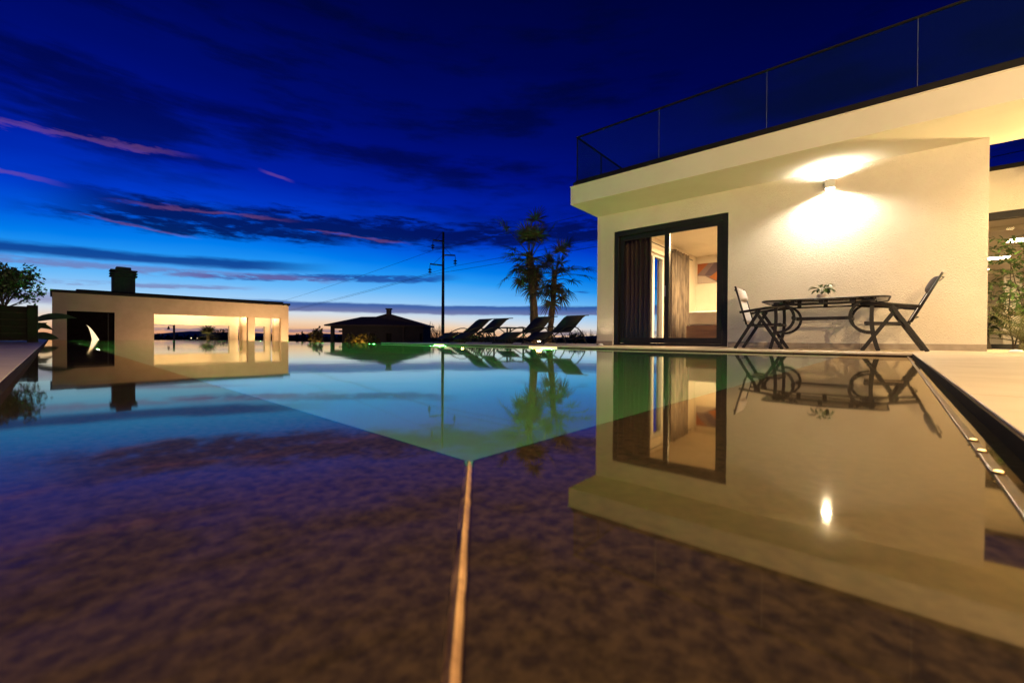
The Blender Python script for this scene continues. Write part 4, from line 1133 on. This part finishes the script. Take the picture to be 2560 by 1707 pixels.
for tp in tips:
    leaf_cloud(lm, tp, (.12, .12, .10), 26, .065, rg)
leaf_cloud(lm, (c.x - .25, c.y, c.z + .62), (.42, .35, .27), 1500, .065, rg, lambda p: math.sin(p.x * 5) + math.sin(p.y * 5 + 1) + math.sin(p.z * 6) > -.6)
leaf_cloud(lm, (c.x + .18, c.y, c.z + .52), (.24, .25, .22), 550, .065, rg, lambda p: math.sin(p.x * 6) + math.sin(p.z * 6 + 2) > -.5)
for k in range(60):
    q = rg.uniform(.3, 1); leaf_cloud(lm, (c.x + .75 * q, c.y, c.z + .2 + .10 * q), (.05, .05, .05), 2, .06, rg)
lm.build('leaves', M['leafdk'], sh, recalc=False)
c = POOL.w(-.30, PL + 1.6, DECK)
bl = thing('broadleaf_plant', 'plant with long drooping leaves right of the planter', 'plant', WORLD, c.x, c.y, c.z)
MB().tube([c, c + Vector((0, 0, .4))], [.03, .02], 7).build('stem', M['twig'], bl)
for k, (dx, dz, L, dr_) in enumerate(((1, .55, .85, .7), (.9, .1, .5, .4), (.7, .5, .42, 1.4), (-.8, .6, .6, 1), (.5, .9, .35, .8))):
    MB().add(*blade(c + Vector((0, 0, (.42, .12, .3, .3, .18)[k])), (dx, .2, dz), L, .17, dr_, .12, 7, Vector((.1, -1, .35))), smooth=True).build('leaf', M['leafdk'], bl, recalc=False)

# ================================================================== BACKGROUND
# dark neighbouring house
hx0, _, _ = ray(826, 846, 38); hx1, _, _ = ray(1077, 846, 41.5)
fh = thing('neighbour_house', 'dark single storey house with hipped roof beyond the pool', 'house', WORLD, (hx0 + hx1) / 2, 38, GZ)
EZ = 1.28
MB().plate('y', 38, 38.25, hx0 + 1.05, hx1, GZ, EZ, [(ray(922, 0, 38)[0], ray(938, 0, 38)[0], -.25, .62), (ray(964, 0, 38)[0], ray(980, 0, 38)[0], -.25, .62), (ray(1049, 0, 38)[0], ray(1055, 0, 38)[0], -.9, .55)]).build('wall', M['farwall'], fh)
box(hx1 - .25, hx1, 38.25, 41.5, GZ, EZ).build('wall', M['farwall'], fh); box(hx0 + 1.05, hx0 + 1.3, 38.25, 41.5, GZ, EZ).build('wall', M['farwall'], fh)
for a, b in ((922, 938), (964, 980)):
    w_ = MB(); x0, x1 = ray(a, 0, 38)[0], ray(b, 0, 38)[0]; w_.box(x0, x1, 38.1, 38.14, -.25, .62); wo_ = w_.build('window', M['darkglass'], fh)
    MB().box(x0, x1, 38.02, 38.09, -.29, -.251).build('sill', M['farwall'], wo_)
    MB().plate('y', 38.05, 38.098, x0, x1, -.25, .62, [(x0 + .05, x1 - .05, -.20, .57)]).build('frame', M['farroof'], wo_)
x0, x1 = ray(1049, 0, 38)[0], ray(1055, 0, 38)[0]; box(x0, x1, 38.1, 38.14, -.9, .55).build('window', M['darkglass'], fh)
box(hx0, hx0 + .28, 38, 38.28, GZ, EZ).build('porch_post', M['farwall'], fh)
pp = MB(); pp.box(hx0 + .28, hx0 + 1.05, 38.02, 38.2, .95, EZ); pp.box(hx0 + .28, hx0 + 1.05, 38.02, 38.2, GZ, -.25); pp.build('porch_parapet', M['farwall'], fh)
box(hx0 + .34, hx0 + 1.0, 39, 39.1, .66, .80).build('porch_beam', M['farroof'], fh)
for k in range(4): box(hx0 + .42 + k * .16, hx0 + .46 + k * .16, 40, 40.04, -.6, .05).build('railing_post', M['farroof'], fh)
box(ray(1007, 0, 38)[0], ray(1011, 0, 38)[0], 37.9, 37.99, GZ, EZ).build('drainpipe', M['farroof'], fh)
ex0, ex1 = hx0 - .35, hx1 + .25; ap_x, _, ap_z = ray(970, 783, 39.8)
rl, _, rz_ = ray(903, 792, 39.8)
rf = MB()
rf.add([(ex0, 37.5, EZ + .02), (ex1, 37.5, EZ + .02), (ex1, 42.0, EZ + .02), (ex0, 42.0, EZ + .02), (ap_x, 39.8, ap_z), (rl, 39.8, rz_), (ray(940, 792, 39.8)[0], 39.8, rz_ + .03)],
       [(0, 1, 4, 6, 5), (1, 2, 4), (2, 3, 5, 6, 4), (3, 0, 5), (3, 2, 1, 0)])
rf.box(ex0, ex1, 37.48, 42.02, EZ - .10, EZ + .018)
rfo = rf.build('roof', M['farroof'], fh)
cx, _, cz = ray(972, 771, 39.8)
cm = MB(); cm.box(cx - .19, cx + .19, 39.6, 40.0, ap_z - .3, cz - .12)
chn = cm.build('chimney', M['farroof'], fh)
box(cx - .26, cx + .26, 39.54, 40.06, cz - .12, cz).build('chimney_cap', M['farroof'], chn)

# utility pole with three arms and insulators
PX, PY = ray(1107, 0, 30)[:2]; PTZ = 7.70
up = thing('utility_pole', 'tall concrete utility pole with three arms and insulators', 'utility pole', WORLD, PX, PY, GZ)
MB().tube([(PX, PY, GZ), (PX, PY, PTZ)], [.13, .075], 10).build('pole', M['pole'], up)
arms = [(-.75, 604, 1081), (.80, 638, 1137), (-.98, 664, 1074)]
ins_pts = []
for dx, y, px in arms:
    z = ray(1107, y, 30)[2]; ex = ray(px, 0, 30)[0]
    dz = .10 if dx < 0 else -.02
    am = MB().bar((PX, PY, z), (ex, PY, z + dz), .07, .09).build('arm', M['pole'], up)
    MB().tube([(PX, PY, z + .75 if dx < 0 else z + .6), (ex * .75 + PX * .25, PY, z + dz)], .012, 5).build('stay', M['metal'], up)
    im = MB().lathe([(.02, -.75), (.03, -.62), (.13, -.60), (.13, -.56), (.04, -.52), (.04, -.44), (.13, -.42), (.13, -.38), (.03, -.33), (.015, -.1), (.01, 0)], (ex, PY, z + dz), 10)
    im.build('insulator', M['metal'], up); ins_pts.append((ex, PY, z + dz - .75))
lw = [((-54.9, 80, 4.2), .5), ((-54, 80, 3.2), .5), ((-55, 80, 2.9), .5)]
rw = [(.62, 6.9, .35), (.62, 6.0, .3), (.62, 5.1, .3)]
wl_lb = ['uppermost power line strung across the dusk sky', 'middle power line passing the right arm of the pole', 'lowest power line strung across the dusk sky']
for i, (a, (e, sag)) in enumerate(zip(ins_pts, lw)):
    t_ = []
    for k in range(25):
        q = k / 24; p = Vector(e).lerp(Vector(a), q); p.z -= 4 * sag * q * (1 - q); t_.append(p)
    s_end, ze, sg = rw[i]; e2 = Vector((a[0] + 49.5 * s_end, a[1] - 50 * s_end, ze))
    for k in range(1, 17):
        q = k / 16; p = Vector(a).lerp(e2, q); p.z -= 4 * sg * q * (1 - q); t_.append(p)
    mb = MB().tube(t_, .011, 4); o = mb.build('power_line', M['metal'], None, fr=WORLD, off=Vector(a)); tag(o, wl_lb[i], 'power line', 'power lines on the utility pole')

# street lamp, distant poles and palm seen through the pavilion
sx, sy, _ = ray(435, 0, 40)
sl = thing('street_lamp', 'thin street lamp seen through the wide pavilion bay', 'street lamp', WORLD, sx, sy, GZ)
MB().tube([(sx, sy, GZ), (sx, sy, 1.25)], [.11, .08], 8).build('pole', M['pole'], sl)
MB().tube([(sx, sy, 1.12), (sx - .55, sy, 1.12)], .025, 6).build('arm', M['metal'], sl)
MB().lathe([(.10, .82), (.09, .95), (.03, 1.12)], (sx - .52, sy, 0), 10).build('lamp_head', M['metal'], sl)
fx, fy, _ = ray(602, 0, 75)
fp = thing('utility_pole', 'distant utility pole seen between the pavilion pillars', 'utility pole', WORLD, fx, fy, GZ)
MB().tube([(fx, fy, GZ), (fx, fy, 1.4)], .12, 6).build('pole', M['pole'], fp)
MB().bar((fx - .5, fy, .95), (fx + .6, fy, .95), .1, .1).build('arm', M['pole'], fp)
cx_, cy_, _ = ray(521, 0, 33)
t = thing('fan_palm', 'low fan palm seen through the wide pavilion bay', 'palm tree', WORLD, cx_, cy_, GZ)
rgp = random.Random(13); MB().tube([(cx_, cy_, GZ), (cx_, cy_, .2)], [.16, .13], 10).build('trunk', M['bark'], t)
for k in range(20):
    a = k * 2.4; e = 1.3 - 1.5 * k / 20
    fan_frond((cx_, cy_, .2), (math.cos(a) * math.cos(e), math.sin(a) * math.cos(e), math.sin(e)), .45, .62, rgp, .2 + .5 * k / 20, 16, 100).build('frond', M['palm'], t, recalc=False)
lamp('palm_bay_glow', 'POINT', (cx_ + .4, cy_ - 1.3, -.3), 110, (1, .75, .3), size=.06)

# trees and bushes on the far side
bare_tree('bare round tree right of the dark neighbouring house', *ray(1092, 0, 44)[:2], 3.9, 5)
bare_tree('bare bush right of the sun loungers, by the villa corner', *ray(1462, 0, 22)[:2], 2.6, 8)
bare_tree('bare tree seen in the narrow pavilion bay', *ray(688, 0, 60)[:2], 3.4, 15)
x, y, _ = ray(793, 0, 22); bush('small spiky shrub lit warm at its foot, left of the dark house', x, y, -.45, (.35, .3, .55), 170, .22, 6, M['litleaf'])
lamp('shrub_uplight', 'POINT', (x + .15, y - .45, -.25), 20, (1, .58, .16), size=.05)
x, y, _ = ray(912, 0, 20); bush('bushy shrub lit yellow in front of the dark house', x, y, -.42, (.62, .4, .36), 260, .24, 16, M['litleaf'])
lamp('bush_uplight', 'POINT', (x - .1, y - .5, -.25), 22, (1, .60, .14), size=.05)
x, y, _ = ray(875, 0, 20); bush('small yellow lit plant left of the bushy shrub', x, y, -.3, (.25, .2, .3), 120, .14, 26, M['litleaf'])
for i, (px, d_, rr, lb) in enumerate(((1200, 15, .40, 'dark low bush behind the leftmost sun lounger'), (1150, 15.5, .3, 'yellow lit low bush under the leftmost sun lounger'), (1440, 16, .35, 'dark low bush behind the nearest sun lounger'), (1270, 16, .3, 'small dark bush behind the side table'))):
    x, y, _ = ray(px, 0, d_); bush(lb, x, y, -.05, (rr, rr * .8, rr * .6), 260, .10, 40 + i, M['leaf'] if i == 1 else M['leafdk'])
x, y, _ = ray(1160, 0, 15.0); lamp('low_bush_glow', 'POINT', (x, y - .5, .25), 3.5, (1, .7, .2), size=.05)
# conifers and round trees of the far edge
rg = random.Random(77)
groups_ = ['conifers left of the dark house', 'trees behind the pavilion', 'trees behind the loungers']
kinds = ['small conifer left of the dark house', 'dark round tree behind the pavilion bays', 'dark round tree far behind the sun loungers']
for i in range(26):
    if i < 9: px = 728 + i * 9 + rg.uniform(-3, 3); k = 0
    elif i < 18: px = 548 + (i - 9) * 6 + rg.uniform(-2, 2); k = 1
    else: px = 1130 + (i - 18) * 45 + rg.uniform(-12, 12); k = 2
    d_ = rg.uniform(58, 72); x, y, _ = ray(px, 0, d_); h = rg.uniform(1.7, 2.7) if k != 1 else (rg.uniform(2.6, 3.3) if px < 576 else rg.uniform(1.5, 2.0))
    nth = ('leftmost', 'second from left', 'third from left', 'fourth from left', 'fifth from left', 'sixth from left', 'seventh from left', 'eighth from left', 'rightmost')
    q_ = i - (0, 9, 18)[k]
    t = thing('conifer' if k == 0 else 'far_tree', kinds[k] + ', ' + ('rightmost' if i == 25 else nth[q_]), 'tree', WORLD, x, y, GZ, group=groups_[k])
    MB().tube([(x, y, GZ), (x, y, GZ + h * .5)], [.10, .06], 5).build('trunk', M['twig'], t)
    mb = MB()
    if k == 0:
        for q in range(9):
            zz = GZ + h * (.2 + .8 * q / 9); leaf_cloud(mb, (x, y, zz), (.75 * (1 - q / 9.5), .75 * (1 - q / 9.5), .22), 26, .28, rg)
    else: leaf_cloud(mb, (x, y, GZ + h * .62), (h * .42, h * .42, h * .40), 260, .26, rg)
    mb.build('crown', M['far'], t, recalc=False)
# far dark treeline as one mass
tl = MB(); rg = random.Random(5)
for i in range(900):
    a = R(rg.uniform(-62, 50)); d_ = rg.uniform(150, 260); x, y = d_ * math.sin(a), d_ * math.cos(a); h = rg.uniform(.9, 1.7) * d_ / 200 + .35
    leaf_cloud(tl, (x, y, GZ + h * .45), (rg.uniform(2, 5), rg.uniform(2, 4), h * .55), 12, 1.6, rg)
o = tl.build('far_treeline', M['far'], None, fr=WORLD, recalc=False); o['kind'] = 'stuff'; o['label'] = 'dark far treeline along the horizon'
# a few lights of houses far off
for i, (px, py, lb) in enumerate(((478, 845, 'tiny warm house light on the horizon left of the low palm'), (493, 846, 'tiny warm house light on the horizon beside the low palm'), (688, 845, 'tiny white house light on the horizon in the narrow bay'))):
    p = ray(px, py, 140); o = MB().lathe([(.05, -.2), (.2, 0), (.05, .2)], p, 8).build('house_light', M['softlens'], None, fr=WORLD, off=Vector(p)); tag(o, lb, 'light')

# ================================================================== POOL LAMPS
def pool_lamp(lb, u, v, z, sg, m, half=.26, group='green underwater pool lamps'):
    t = thing('pool_lamp', lb, 'lamp', POOL, u, v, z, group=group)
    o = Vector((u, v, z)); a, b = sorted((u, u + sg * .014))
    box(a, b, v - half - .02, v + half + .02, z - .05, z + .05).build('bezel', M['steel'], t, bevel=.004)
    a, b = sorted((u + sg * .0145, u + sg * .02))
    box(a, b, v - half, v + half, z - .03, z + .03).build('lens', m, t)
for (v, z), w_ in zip(((4.45, -1.1), (7.3, -1.1), (10.2, -1.1), (13.1, -1.1), (16.0, -1.1), (19.0, -1.1)), ('first', 'second', 'third', 'fourth', 'fifth', 'sixth')):
    pool_lamp('green underwater lamp on the villa side, %s from the table' % w_, U1 - .002, v, z, -1, M['greenlens'] if w_ == 'first' else M['greenlens2'])
pool_lamp('added warm fill lamp in the left pool wall near the corner', LU + .002, 1.7, -.35, 1, M['poolfill'], .14)  # lamp added to grey the green of the near water
for v, w_ in ((7.1, 'nearest'), (12.0, 'middle'), (17.0, 'farthest')):
    pool_lamp('lime underwater lamp in the left pool wall, %s of three' % w_, LU + .002, v, -.3, 1, M['limelens'], .2, 'lime underwater pool lamps')

for v, hf, lb in ((4.45, .30, 'long yellow light strip at the waterline below the nearest sun lounger'), (7.3, .16, 'short yellow light strip at the waterline below the leftmost sun loungers')):
    t = thing('waterline_light', lb, 'lamp', POOL, U1, v, .01, group='yellow light strips under the pool coping')
    box(U1 - .010, U1 - .0005, v - hf - .02, v + hf + .02, .002, .020).build('housing', M['steel'], t)
    box(U1 - .013, U1 - .0103, v - hf, v + hf, .005, .017).build('lens', M['goldlens'], t)
